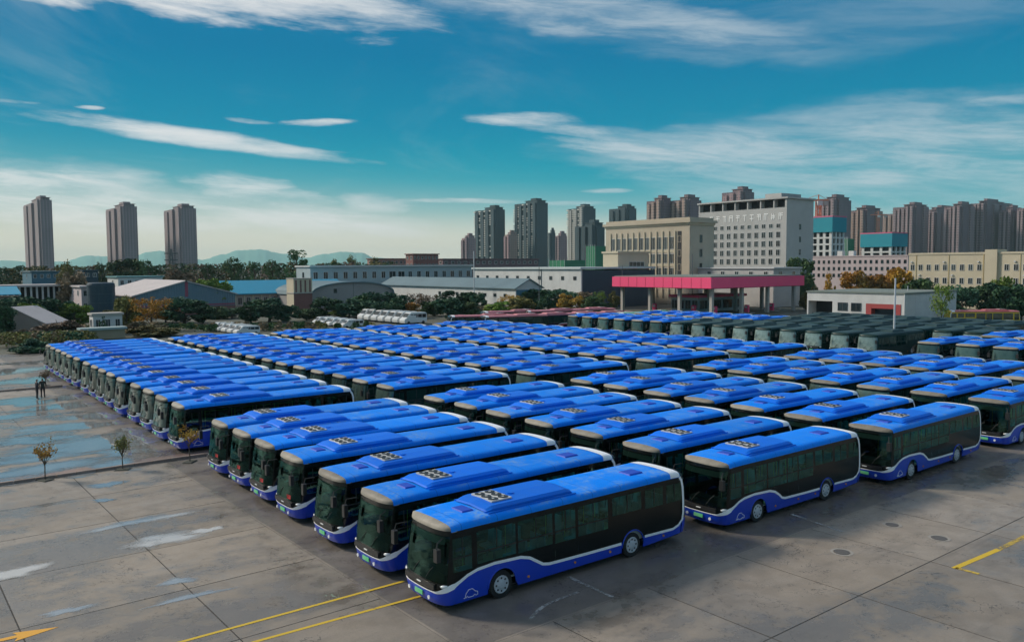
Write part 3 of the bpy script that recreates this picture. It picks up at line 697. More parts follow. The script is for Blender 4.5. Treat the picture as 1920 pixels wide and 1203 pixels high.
for k, (u, v, hu, hv) in enumerate([(255, 968, 85, 8), (196, 899, 28, 5), (300, 1003, 75, 11), (272, 1012, 26, 12), (385, 986, 32, 6), (14, 1062, 46, 17), (118, 1134, 44, 7), (190, 928, 16, 4),
        (325, 1082, 34, 9), (355, 1110, 70, 6),
        (175, 822, 125, 17), (70, 846, 95, 8), (250, 800, 55, 8), (120, 790, 90, 8), (190, 770, 60, 7), (110, 752, 60, 6), (40, 742, 60, 7), (125, 735, 45, 4), (60, 702, 70, 6), (30, 684, 60, 4),
        (45, 872, 110, 8), (215, 862, 50, 8), (20, 892, 60, 6), (150, 878, 40, 4), (40, 816, 60, 5), (60, 668, 40, 3), (230, 838, 60, 6), (150, 715, 40, 3), (15, 770, 70, 5), (95, 812, 50, 5)]):
    px_puddle(u, v, hu, hv, k + 3)
rp = random.Random(5)
for k in range(38):                                   # small remnants on the left hand yard
    a, c = rp.uniform(-34, 9), rp.uniform(52, 100)
    P = grid(a, c)
    if P.x < -P.y * .68: continue
    puddle(P, rp.uniform(1.0, 3.6), rp.uniform(.6, 1.7), 100 + k, .0045 + k * .00008)

# kerbs with a reddish top
M_KERB = mat('kerb_stone', (.27, .20, .17), .8, var=.5, vscale=1.2, tint=(.16, .15, .14), objvar=.12, bump=.3, bscale=14)
def kerb_row(across, a0, a1, name, label):
    t = empty(name, grid(a0, across), YAW + math.pi, label, 'kerb')
    n = int((a1 - a0) / 1.0); me = None
    mb = MB(); mb.taper(.01, .99, -.09, .15, -.05, .15, .01, .015); me = mb.mesh('kerb_stone', M_KERB)
    for k in range(n): o = O('kerb_stone', me, t, (k, random.uniform(-.006, .006), random.uniform(-.008, .004)))
    return t
kerb_row(50.4, -14, 17, 'kerb', 'low reddish kerb with saplings, between puddles and front yard')
kerb_row(89.0, -22, 15, 'kerb', 'far low kerb crossing the wet yard behind two people')
# strip of reddish paving beside the near kerb
M_STRIP = concrete('red_paving', (.26, .185, .16), .05, .6)
sheet('paving_strip', [grid(-14, 50.62), grid(17, 50.62), grid(17, 51.9), grid(-14, 51.9)], .0025, M_STRIP)

# painted marks
def worn(name, col, lo=.40, hi=.55):
    m = bpy.data.materials.new(name); m.use_nodes = True; MATS[name] = m; t = NT(m.node_tree); b = t.n['Principled BSDF']
    P = t.add('ShaderNodeNewGeometry').outputs['Position']
    k = t.ramp(t.math('MULTIPLY_ADD', t.noise(P, 9, 5, .7), .5, t.math('MULTIPLY', t.noise(P, .8, 3), .5)), lo, hi)
    t.put(b.inputs['Base Color'], t.mix(k, (.20, .185, .165, 1), (*col, 1))); b.inputs['Roughness'].default_value = .7
    t.put(b.inputs['Alpha'], t.math('MULTIPLY_ADD', k, .85, .12)); return m
M_YEL, M_YELW, M_WHW = worn('yellow_paint', (.62, .42, .03), .30, .42), worn('worn_yellow_paint', (.55, .38, .05), .36, .54), worn('worn_white_paint', (.50, .50, .48), .38, .62)
def stripe(name, p, q, w, m, label, z=.007):
    p, q = Vector((p.x, p.y, 0)), Vector((q.x, q.y, 0)); d = (q - p).normalized(); s = Vector((-d.y, d.x, 0)) * w / 2
    n = max(1, int((q - p).length / 1.5)); vs = []
    for k in range(n + 1):
        c = p + (q - p) * k / n; vs += [(c + s).to_tuple()[:2] + (z,), (c - s).to_tuple()[:2] + (z,)]
    g = MB(); g.add(vs, [(2 * k, 2 * k + 1, 2 * k + 3, 2 * k + 2) for k in range(n)]); o = fix_normals(g.build(name, m)); tag(o, kind='structure'); return o
stripe('bay_line', gnd(255, 1215), gnd(752, 1086), .14, M_YEL, '')
stripe('bay_line', gnd(400, 1215), gnd(800, 1110), .14, M_YEL, '')
stripe('bay_line', gnd(1783, 1075), gnd(1866, 1041), .22, M_YEL, '')
stripe('bay_line', gnd(1866, 1041), gnd(1925, 1013), .22, M_YELW, '')
stripe('bay_line', gnd(1786, 1074), gnd(1830, 1086), .20, M_YELW, '')
stripe('bay_line', gnd(1060, 1082), gnd(1142, 1121), .16, M_WHW, '')
stripe('bay_line', gnd(1480, 970), gnd(1575, 1004), .16, M_WHW, '')
def tyre_mark():
    pts = [gnd(u, v) for u, v in ((988, 1160), (1000, 1146), (1015, 1135), (1040, 1124), (1078, 1111))]
    vs = []
    for i, p in enumerate(pts):
        d = (pts[min(i + 1, 4)] - pts[max(i - 1, 0)]).normalized(); s = Vector((-d.y, d.x, 0)) * .07
        vs += [(p.x + s.x, p.y + s.y, .0065), (p.x - s.x, p.y - s.y, .0065)]
    g = MB(); g.add(vs, [(2 * k, 2 * k + 1, 2 * k + 3, 2 * k + 2) for k in range(4)]); tag(fix_normals(g.build('curved_mark', M_WHW)), kind='structure')
tyre_mark()
def arrow():
    t0, t1 = gnd(-60, 1199), gnd(104, 1164); d = (t1 - t0).normalized(); s = Vector((-d.y, d.x, 0)); L = (t1 - t0).length
    poly = [(0, .11), (L - 1.15, .11), (L - 1.25, .36), (L, 0), (L - 1.25, -.36), (L - 1.15, -.11), (0, -.11)]
    g = MB(); g.add([tuple((t0 + d * a + s * b).to_tuple()[:2]) + (.0075,) for a, b in poly], [tuple(range(7))])
    tag(fix_normals(g.build('arrow_marking', worn('orange_paint', (.72, .36, .04), .22, .34))), kind='structure')
arrow()
def manhole(u, v, r, label):
    c = gnd(u, v); t = empty('manhole_cover', (c.x, c.y, 0), 0, label, 'manhole cover', 'manhole covers on the right')
    g = MB(); g.tube([(0, 0, .001), (0, 0, .014)], r, 24); g.build('lid', mat('cast_iron', (.11, .10, .092), .6, var=.4, vscale=6), t)
    g = MB(); n = 24
    vs = [((r + .03 + .11 * (k % 2)) * math.cos(2 * math.pi * (k // 2) / n), (r + .03 + .11 * (k % 2)) * math.sin(2 * math.pi * (k // 2) / n), .008) for k in range(2 * n)]
    g.add(vs, [(2 * k, 2 * k + 1, (2 * k + 3) % (2 * n), (2 * k + 2) % (2 * n)) for k in range(n)]); fix_normals(g.build('collar', mat('collar_mortar', (.30, .28, .25), .9), t))
manhole(1573, 1042, .30, 'dark round manhole cover nearest the second front bus')
manhole(1668, 992, .26, 'smallest and farthest dark manhole cover on the right')
manhole(1756, 1018, .29, 'dark manhole cover nearest the yellow line')
# ------------------------------------------------------------------ trees and shrubs
def leaf_mat(name, col, col2):
    m = bpy.data.materials.new(name); m.use_nodes = True; MATS[name] = m; t = NT(m.node_tree); b = t.n['Principled BSDF']
    P = t.add('ShaderNodeTexCoord').outputs['Object']; oi = t.add('ShaderNodeObjectInfo').outputs['Random']
    n = t.noise(P, 1.3, 3, .6)
    c = t.mix(t.ramp(n, .35, .65), (*col, 1), (*col2, 1))
    hs = t.add('ShaderNodeHueSaturation'); t.put(hs.inputs['Color'], c); t.put(hs.inputs['Value'], t.math('MULTIPLY_ADD', oi, .5, .75)); t.put(hs.inputs['Hue'], t.math('MULTIPLY_ADD', oi, .04, .48))
    t.put(b.inputs['Base Color'], hs.outputs[0]); b.inputs['Roughness'].default_value = .75; b.inputs['Specular IOR Level'].default_value = .2
    return m
LM = {'dark': leaf_mat('leaf_dark_green', (.026, .075, .046), (.075, .15, .070)), 'green': leaf_mat('leaf_green', (.05, .10, .045), (.10, .16, .06)),
      'lime': leaf_mat('leaf_lime', (.12, .20, .035), (.20, .26, .05)), 'yellow': leaf_mat('leaf_yellow', (.38, .20, .02), (.50, .30, .04)),
      'orange': leaf_mat('leaf_orange', (.34, .16, .03), (.42, .25, .06)), 'brown': leaf_mat('leaf_brown', (.19, .145, .095), (.29, .215, .13)),
      'olive': leaf_mat('leaf_olive', (.14, .15, .05), (.24, .20, .07))}
M_BARK = mat('bark', (.10, .08, .06), .9, var=.4, vscale=3)
def crown_mesh(kind, seed, shape, n, leaf):
    """leaf-sized faces in clumps through an uneven crown; unit size: 1 wide, 1 tall, standing on z=0"""
    rnd = random.Random(seed); mb = MB(); clumps = []
    for k in range(34 if shape != 'poplar' else 64):
        while True:
            x, y, z = rnd.uniform(-1, 1), rnd.uniform(-1, 1), rnd.uniform(0, 1)
            if shape == 'round': ok = x * x + y * y + ((z - .55) / .5) ** 2 < 1 and z > .06
            elif shape == 'poplar': ok = x * x + y * y < (1.05 - z) * .9 + .12
            elif shape == 'bush': ok = x * x + y * y + (z / .95) ** 2 < 1
            else: ok = x * x + y * y < .15 + z * 1.0 and z > .35     # vase, open
            if ok: break
        clumps.append((x * .42, y * .42, z * .9 + .03, rnd.uniform(.09, .19) * (1 if shape != 'poplar' else .62)))
    for k in range(n):
        cx, cy, cz, r = clumps[rnd.randrange(len(clumps))]
        d = Vector((rnd.gauss(0, 1), rnd.gauss(0, 1), rnd.gauss(0, 1))).normalized() * r * rnd.random() ** .4
        p = Vector((cx + d.x, cy + d.y, max(.01, cz + d.z * .8))); s = leaf * rnd.uniform(.6, 1.4)
        a = Vector((rnd.gauss(0, 1), rnd.gauss(0, 1), rnd.gauss(0, .6))).normalized(); b = a.cross(Vector((rnd.gauss(0, 1), rnd.gauss(0, 1), rnd.gauss(0, 1)))).normalized()
        mb.add([p + a * s, p + b * s * .7, p - a * s, p - b * s * .7], [(0, 1, 2, 3)])
    return mb.mesh('crown', LM[kind])
def trunk_mesh(seed, shape):
    rnd = random.Random(seed); mb = MB()
    if shape == 'bush':
        for k in range(7):
            a = rnd.uniform(0, 6.28); mb.tube([(0, 0, 0), (.15 * math.cos(a), .15 * math.sin(a), .3), (.36 * math.cos(a), .36 * math.sin(a), rnd.uniform(.5, .9))], [.02, .012, .004], 4)
        return mb.mesh('trunk', M_BARK)
    top = .95 if shape == 'poplar' else .62
    mb.tube([(0, 0, -.02), (.005, .004, top * .35), (-.006, .005, top * .7), (0, 0, top)], [.034, .026, .018, .006], 6)
    for k in range(8):
        a = k * 2.4 + rnd.uniform(-.4, .4); z = top * rnd.uniform(.3, .85); l = rnd.uniform(.18, .36) * (1 if shape != 'poplar' else .6)
        mb.tube([(0, 0, z), (l * .5 * math.cos(a), l * .5 * math.sin(a), z + l * .45), (l * math.cos(a), l * math.sin(a), z + l * (.8 if shape != 'vase' else 1.2))], [.013, .008, .003], 4)
    return mb.mesh('trunk', M_BARK)
PROTO = {}
def proto(kind, shape, var):
    k = (kind, shape, var)
    if k not in PROTO:
        n, leaf = {'round': (5200, .034), 'poplar': (4200, .024), 'bush': (5200, .036), 'vase': (1600, .024)}[shape]
        PROTO[k] = (crown_mesh(kind, hash((shape, var)) % 9973 if False else sum(map(ord, kind + shape)) * 7 + var, shape, n, leaf), trunk_mesh(var + 11, shape))
    return PROTO[k]
def tree(name, label, u, vtop, d, wpx, kind, shape='round', group=None, z0=0.0, cat=None):
    """a tree whose top shows at row vtop and that is wpx photo pixels wide at distance d"""
    if 290 < u < 1165 and d < 178: d += 19           # the belt stands behind the vans
    P = at(u, vtop, d); h = P.z - z0; w = wpx / FPX * d * (1.45 if shape != 'bush' else 1.25)
    var = int(u) % 3
    t = empty(name, (P.x, P.y, z0), random.uniform(0, 6.28), label, cat or ('tree' if shape != 'bush' else 'shrub'), group)
    cm, tm = proto(kind, shape, var)
    for nm, me in (('crown', cm), ('trunk', tm)):
        o = O(nm, me, t); o.scale = (w, w, h)
    return t
TREES = [
 ('broadleaf_tree', 'dark round tree left of the gable warehouse corner', 345, 550, 150, 62, 'dark', 'round'),
 ('broadleaf_tree', 'dark tree beside the white cars, right of the orange tree', 380, 562, 149, 42, 'dark', 'round'),
 ('broadleaf_tree', 'wide dark tree in front of the azure roofed building', 505, 550, 153, 66, 'dark', 'round'),
 ('broadleaf_tree', 'smaller dark tree at the left foot of the wide one', 470, 563, 151, 40, 'dark', 'round'),
 ('broadleaf_tree', 'dark tree just left of the cream tower base', 540, 566, 152, 34, 'dark', 'round'),
 ('broadleaf_tree', 'dark tree in front of the arched shed, left end', 612, 553, 163, 48, 'dark', 'round'),
 ('broadleaf_tree', 'low dark tree under the middle of the arched shed', 655, 560, 162, 40, 'dark', 'round'),
 ('broadleaf_tree', 'broad dark tree at the right end of the arched shed', 702, 544, 164, 70, 'dark', 'round'),
 ('broadleaf_tree', 'dark tree right of the arched shed, behind white vans', 748, 549, 163, 46, 'dark', 'round'),
 ('bare_tree', 'brownish half bare tree between two dark trees', 792, 548, 170, 44, 'brown', 'vase'),
 ('broadleaf_tree', 'dark tree in front of the long grey shed roof', 862, 541, 172, 58, 'dark', 'round'),
 ('broadleaf_tree', 'small round dark tree below the white shed windows', 897, 548, 170, 26, 'dark', 'round'),
 ('autumn_tree', 'pinkish brown tree over the red bus roofs', 925, 560, 168, 50, 'brown', 'bush'),
 ('autumn_tree', 'orange brown tree left of the blue shed wall', 955, 553, 172, 36, 'orange', 'vase'),
 ('broadleaf_tree', 'big dark tree left of the red canopy, in the middle', 1000, 536, 176, 66, 'dark', 'round'),
 ('broadleaf_tree', 'dark tree beneath the shade-darkened shed wall', 1046, 540, 175, 54, 'dark', 'round'),
 ('bare_tree', 'grey brown tree just left of the yellow green one', 1092, 545, 174, 54, 'brown', 'bush'),
 ('autumn_tree', 'pale yellow tree at the left end of the red canopy', 1126, 548, 176, 20, 'lime', 'vase'),
 ('autumn_tree', 'yellow green tree under the left tip of the red canopy', 1152, 548, 175, 18, 'olive', 'round'),
 ('broadleaf_tree', 'dark tree at the left edge below the gallery', 18, 545, 152, 80, 'dark', 'round'),
 ('broadleaf_tree', 'dark tree under the gallery columns', 72, 546, 156, 64, 'dark', 'round'),
 ('broadleaf_tree', 'dark tree left of the white pink house', 118, 548, 158, 46, 'dark', 'round'),
 ('broadleaf_tree', 'very dark tree filling the left edge by the gate', -8, 552, 132, 50, 'dark', 'round'),
 ('broadleaf_tree', 'bright yellow green tree by the grey sloping roof', 58, 558, 142, 40, 'lime', 'round'),
 ('bare_shrub', 'wide grey brown shrub behind the far end of the puddle file', 112, 583, 134, 84, 'brown', 'bush'),
 ('bare_shrub', 'brown shrub at the wall left of the hedge', 52, 600, 128, 48, 'brown', 'bush'),
 ('hedge_shrub', 'dark green rounded hedge at the end of the puddle file', 58, 622, 112, 62, 'dark', 'bush'),
 ('hedge_shrub', 'dark green shrub behind the hedge, left of the hut', 150, 606, 130, 40, 'dark', 'bush'),
 ('conifer', 'thin dark conifer in front of the white hut', 192, 582, 138, 14, 'dark', 'poplar'),
 ('autumn_tree', 'bright orange tree in front of the gable warehouse', 283, 550, 150, 58, 'yellow', 'vase'),
 ('autumn_tree', 'yellow green tree beside the dark tank', 236, 538, 154, 34, 'olive', 'round'),
 ('bare_shrub', 'brown shrub at the foot of the orange tree', 265, 588, 146, 76, 'brown', 'bush'),
 ('wild_shrub', 'yellow green weeds behind the far end of the puddle file', 285, 598, 138, 84, 'olive', 'bush'),
 ('willow_tree', 'pale green rounded willow behind the gable warehouse', 398, 511, 205, 52, 'lime', 'round'),
 ('bare_tree', 'brown tree crown above the warehouse ridge', 345, 497, 260, 56, 'brown', 'round'),
 ('poplar_tree', 'tall yellow green poplar above the white pink house', 122, 474, 205, 44, 'olive', 'poplar'),
 ('autumn_tree', 'reddish brown tree beside the tall poplar', 142, 494, 200, 46, 'brown', 'round'),
 ('poplar_tree', 'dark feathery tree right of the second tower foot', 278, 473, 300, 40, 'green', 'poplar'),
 ('poplar_tree', 'dark feathery tree at the foot of the second tower', 232, 475, 305, 54, 'green', 'round'),
 ('poplar_tree', 'dark feathery tree left of the second tower', 192, 480, 300, 36, 'green', 'poplar'),
 ('poplar_tree', 'dark tree right of the third tower', 392, 482, 300, 34, 'green', 'poplar'),
 ('poplar_tree', 'tall dark tree in front of the rounded hill', 440, 470, 300, 46, 'green', 'poplar'),
 ('poplar_tree', 'dark tree between hill and long workshop', 478, 482, 290, 36, 'green', 'poplar'),
 ('poplar_tree', 'dark tree left of the tallest one', 512, 476, 285, 40, 'green', 'poplar'),
 ('poplar_tree', 'tallest dark tree left of the long workshop', 556, 460, 285, 52, 'green', 'poplar'),
 ('poplar_tree', 'thin tree above the left half of the workshop', 628, 478, 350, 34, 'olive', 'poplar'),
 ('poplar_tree', 'thin tree over the middle of the workshop roof', 662, 472, 350, 32, 'olive', 'poplar'),
 ('poplar_tree', 'thin tree left of the red brick block', 702, 476, 345, 28, 'olive', 'poplar'),
 ('poplar_tree', 'small far tree at the left edge under the first tower', 18, 490, 330, 44, 'olive', 'poplar'),
 ('poplar_tree', 'small far tree below the first tower', 62, 492, 330, 30, 'green', 'poplar'),
 ('broadleaf_tree', 'dark tree at right edge nearest the yellow bus', 1806, 546, 160, 46, 'dark', 'round'),
 ('broadleaf_tree', 'dark tree second from the right edge', 1876, 538, 160, 62, 'dark', 'round'),
 ('broadleaf_tree', 'dark tree third from the right edge', 1842, 543, 162, 46, 'dark', 'round'),
 ('broadleaf_tree', 'dark tree cut by the right edge', 1918, 541, 161, 50, 'dark', 'round'),
 ('autumn_tree', 'yellow green tree behind the dark trees at right', 1882, 532, 172, 40, 'lime', 'round'),
 ('autumn_tree', 'thin yellowish tree at the right end of the white building', 1768, 543, 137, 32, 'lime', 'vase'),
 ('broadleaf_tree', 'green tree behind the white building by its corner', 1726, 530, 165, 48, 'green', 'round'),
 ('broadleaf_tree', 'dark tree at the right foot of the white office', 1504, 488, 232, 44, 'green', 'round'),
 ('autumn_tree', 'slim golden tree below the pink white block', 1557, 513, 205, 22, 'yellow', 'poplar'),
 ('autumn_tree', 'orange tree below the middle of the pink white block', 1608, 515, 206, 46, 'orange', 'round'),
 ('autumn_tree', 'orange tree between two golden trees', 1648, 518, 206, 44, 'orange', 'round'),
 ('autumn_tree', 'golden tree left of the cream building', 1690, 505, 204, 40, 'yellow', 'round'),
 ('wild_shrub', 'yellow green shrub right of the red canopy end', 1524, 535, 200, 40, 'olive', 'bush'),
 ('hedge_shrub', 'dark shrub above the white building roof', 1560, 544, 170, 40, 'dark', 'bush'),
 ('bare_shrub', 'brownish shrub at the foot of the lamp post', 1700, 645, 104, 40, 'brown', 'bush'),
 ('autumn_tree', 'brown tree behind the dark trees at far right', 1775, 540, 170, 40, 'olive', 'round'),
]
rb_ = random.Random(21)
BELT = [(28, 560, 'low leafy tree below the arcade at the left edge'), (95, 562, 'low leafy tree above the wide grey brown shrub'), (140, 556, 'leafy tree below the white pink house'), (205, 566, 'leafy tree right behind the white hut'), (250, 562, 'leafy tree between white hut and orange tree'),
 (310, 566, 'leafy tree just right of the orange tree'), (410, 566, 'leafy tree below the right eave of the gable warehouse'), (435, 572, 'low tree left of the wide dark tree'), (575, 572, 'low tree at the right foot of the cream tower'), (640, 572, 'low olive tree in front of the arched shed'),
 (680, 562, 'leafy tree behind the left end of the minibus row'), (725, 560, 'leafy tree behind the middle of the minibus row'), (775, 558, 'leafy tree behind the right end of the minibus row'), (815, 560, 'leafy tree left of the first red bus roofs'), (840, 556, 'leafy tree above the leftmost red bus roof'),
 (880, 556, 'leafy tree under the grey shed eave'), (940, 566, 'low tree between the pinkish and orange brown trees'), (980, 552, 'leafy tree hiding the blue shed end'), (1022, 548, 'leafy tree between the two big dark trees in the middle'), (1070, 550, 'leafy tree left of the grey brown tree'),
 (1108, 556, 'leafy tree left of the pale yellow tree'), (1130, 566, 'low tree at the foot of the yellow green tree')]
for k, (u, vt, lb) in enumerate(BELT):
    TREES.append(('belt_tree', lb, u, vt, 160 + rb_.uniform(-6, 9), rb_.uniform(34, 52), ['dark', 'green', 'lime', 'olive', 'dark', 'orange', 'green'][k % 7], 'round' if k % 3 else 'bush'))
for (nm, lb, u, vt, d, w, k, sh) in TREES:
    tree(nm, lb, u, vt, d, w, k, sh, 'trees and shrubs round the yard')
def sapling(u, vb, vt, wpx, label, kind='olive'):
    P = gnd(u, vb); d = P.y; h = (vb - vt) / FPX * d; w = wpx / FPX * d
    t = empty('sapling', (P.x, P.y, 0), random.uniform(0, 6), label, 'sapling', 'young trees on the kerb')
    rnd = random.Random(int(u)); mb = MB(); mb.tube([(0, 0, 0), (.01, .01, h * .3), (0, .02, h * .5)], [.035, .03, .025], 6)
    tips = []
    for k in range(11):
        a = k * 2.39; r = rnd.uniform(.25, .5) * w; z = rnd.uniform(.72, 1.0) * h
        mb.tube([(0, .02, h * rnd.uniform(.36, .5)), (r * .5 * math.cos(a), r * .5 * math.sin(a), h * .62), (r * math.cos(a), r * math.sin(a), z)], [.02, .013, .006], 4)
        tips.append((r, a, z))
    mb.build('trunk', M_BARK, t)
    lb = MB()
    for k in range(420):
        r, a, z = tips[rnd.randrange(11)]; f = rnd.uniform(.35, 1.05)
        p = Vector((r * f * math.cos(a) + rnd.gauss(0, .09), r * f * math.sin(a) + rnd.gauss(0, .09), h * .5 + (z - h * .5) * f + rnd.gauss(0, .08)))
        s = rnd.uniform(.04, .085); A = Vector((rnd.gauss(0, 1), rnd.gauss(0, 1), rnd.gauss(0, 1))).normalized(); B = A.cross(Vector((rnd.gauss(0, 1), rnd.gauss(0, 1), rnd.gauss(0, 1)))).normalized()
        lb.add([p + A * s, p + B * s * .6, p - A * s, p - B * s * .6], [(0, 1, 2, 3)])
    lb.build('crown', LM[kind], t)
    pit = MB(); pit.taper(-.40, .40, -.30, .30, 0, .05, .06, .06); pit.build('planting_pit', mat('pit_soil', (.05, .055, .045), .95), t)
sapling(81, 889, 818, 42, 'leftmost sapling on the near kerb', 'orange')
sapling(227, 871, 808, 34, 'middle sapling on the near kerb')
sapling(353, 858, 790, 40, 'rightmost sapling, in front of the puddle file bus', 'orange')
sapling(84, 712, 684, 22, 'small round sapling right beside the two people', 'brown')

def leaf_band(name, kinds, u0, u1, d0, d1, top, n, leaf, seed, label):
    """a far wood or weeds that read as one mass: leaf clumps along a strip"""
    rnd = random.Random(seed); mb = MB(); m = 90
    cl = []
    for k in range(m):
        u = u0 + (u1 - u0) * (k + rnd.random()) / m; d = rnd.uniform(d0, d1); P = at(u, HORIZON, d)
        h = max(.6, at(u, top + rnd.uniform(-3, 4), d).z); cl.append((P.x, P.y, h, rnd.uniform(.9, 1.6), rnd.randrange(len(kinds))))
    for k in range(n):
        x, y, h, r, mi = cl[rnd.randrange(m)]; z = h * rnd.random() ** .6; w = r * (1.15 - .75 * z / h) * (h * .28 + .5); a = rnd.uniform(0, 6.28); q = rnd.random() ** .5
        p = Vector((x + w * q * math.cos(a), y + w * q * math.sin(a), z)); s = leaf * rnd.uniform(.6, 1.4)
        A = Vector((rnd.gauss(0, 1), rnd.gauss(0, 1), rnd.gauss(0, .6))).normalized(); B = A.cross(Vector((rnd.gauss(0, 1), rnd.gauss(0, 1), rnd.gauss(0, 1)))).normalized()
        mb.mi = mi; mb.add([p + A * s, p + B * s * .7, p - A * s, p - B * s * .7], [(0, 1, 2, 3)])
    tag(mb.build(name, [LM[k] for k in kinds]), label, 'greenery', None, 'stuff')
leaf_band('far_wood', ['green', 'olive', 'dark', 'brown'], -40, 740, 300, 345, 489, 26000, .42, 4, 'soft green far wood along the left horizon')
leaf_band('undergrowth', ['olive', 'brown', 'dark', 'green'], 150, 700, 146, 160, 600, 16000, .20, 9, 'low weeds and scrub along the back of the yard')
leaf_band('scrub', ['brown', 'olive', 'dark'], -20, 170, 118, 136, 612, 9000, .20, 12, 'brown scrub at the left back corner of the yard')
# ------------------------------------------------------------------ buildings
BX, BA = -FW, -LF                                     # building grid: local x runs right and away, local y left and away
BRZ = math.atan2(BX.y, BX.x)
def hit(C, e, u):
    k = (u - 960) / FPX; return (k * C.y - C.x) / (e.x - k * e.y)
def plan(uC, d, uL, uR):
    C = at(uC, HORIZON, d); C.z = 0
    return C, abs(hit(C, BA, uL)), abs(hit(C, BX, uR))
def zat(u, v, d): return at(u, v, d).z
def bld(name, label, uC, d, uL, uR, cat='building', group=None):
    C, LA, LB = plan(uC, d, uL, uR); return empty(name, C, BRZ, label, cat, group), LA, LB
def part(t, name, m, *boxes):
    g = MB()
    for b in boxes: g.box(*b)
    return g.build(name, m, t)
WMESH = {}
M_PANE = mat('far_window_glass', (.020, .032, .036), .15, spec=.6, objvar=.6)
def window_mesh(w, h, frame, bars=1):
    k = (round(w, 2), round(h, 2), frame.name, bars)
    if k not in WMESH:
        g = MB(); f = min(.09, w * .07)
        g.box(-w / 2, w / 2, -.07, .03, -h / 2, -h / 2 + f); g.box(-w / 2, w / 2, -.07, .03, h / 2 - f, h / 2)
        g.box(-w / 2, -w / 2 + f, -.07, .03, -h / 2 + f, h / 2 - f); g.box(w / 2 - f, w / 2, -.07, .03, -h / 2 + f, h / 2 - f)
        for b in range(bars):
            x = -w / 2 + w * (b + 1) / (bars + 1); g.box(x - f * .4, x + f * .4, -.05, .03, -h / 2 + f, h / 2 - f)
        g.mi = 1; g.box(-w / 2 + f, w / 2 - f, -.025, .02, -h / 2 + f, h / 2 - f)
        WMESH[k] = g.mesh('window', [frame, M_PANE])
    return WMESH[k]
def win_left(t, y, z, w, h, frame, bars=1, x=0.0): return O('window', window_mesh(w, h, frame, bars), t, (x - .012, y, z), -math.pi / 2)
def win_right(t, x, z, w, h, frame, bars=1, y=0.0): return O('window', window_mesh(w, h, frame, bars), t, (x, y - .012, z))
def plaster(name, col, dirt=.35, sc=.25): return mat(name, col, .85, var=dirt, vscale=sc, tint=tuple(c * .62 for c in col), bump=.1, bscale=3)
M_OFF = plaster('office_white_render', (.46, .46, .45)); M_BEI = plaster('beige_stone', (.46, .40, .31)); M_CRE = plaster('cream_render', (.55, .485, .36))
M_WHT = plaster('white_render', (.60, .61, .60), .5, .4); M_FRA = mat('pale_frame', (.55, .56, .56), .6); M_DKF = mat('dark_frame', (.06, .07, .08), .5)
M_SLATE = mat('slate_roof', (.12, .19, .22), .7, var=.4, vscale=.2); M_AZURE = mat('azure_roof', (.02, .30, .46), .5, var=.35, vscale=.3, tint=(.05, .26, .36))
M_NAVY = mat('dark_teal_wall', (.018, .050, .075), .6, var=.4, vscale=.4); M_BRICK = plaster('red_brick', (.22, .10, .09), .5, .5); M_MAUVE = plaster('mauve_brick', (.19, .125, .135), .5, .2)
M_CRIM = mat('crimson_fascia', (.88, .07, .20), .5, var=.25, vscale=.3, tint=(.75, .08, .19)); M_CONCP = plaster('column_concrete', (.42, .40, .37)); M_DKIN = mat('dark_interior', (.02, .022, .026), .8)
M_LROOF = plaster('pale_metal_roof', (.52, .47, .46), .4, .2); M_GREYW = mat('blue_grey_cladding', (.115, .19, .245), .6, var=.3, vscale=.3); M_NET = mat('teal_net', (.015, .27, .34), .8, var=.4, vscale=.15, tint=(.01, .20, .30))
M_GNET = mat('green_net', (.02, .20, .10), .85, var=.5, vscale=.1)
def ribs(name, col, rib):                              # corrugated sheet: ribs are fine relief
    m = mat(name, col, .6, var=.3, vscale=.3); t = NT(m.node_tree); b = t.n['Principled BSDF']
    x = t.xyz(t.add('ShaderNodeTexCoord').outputs['Object'])[0]
    w = t.math('SINE', t.math('MULTIPLY', x, 6.28 / rib)); bp = t.add('ShaderNodeBump'); bp.inputs['Strength'].default_value = .5; bp.inputs['Distance'].default_value = .05
    t.put(bp.inputs['Height'], w); t.l.new(bp.outputs[0], b.inputs['Normal']); return m

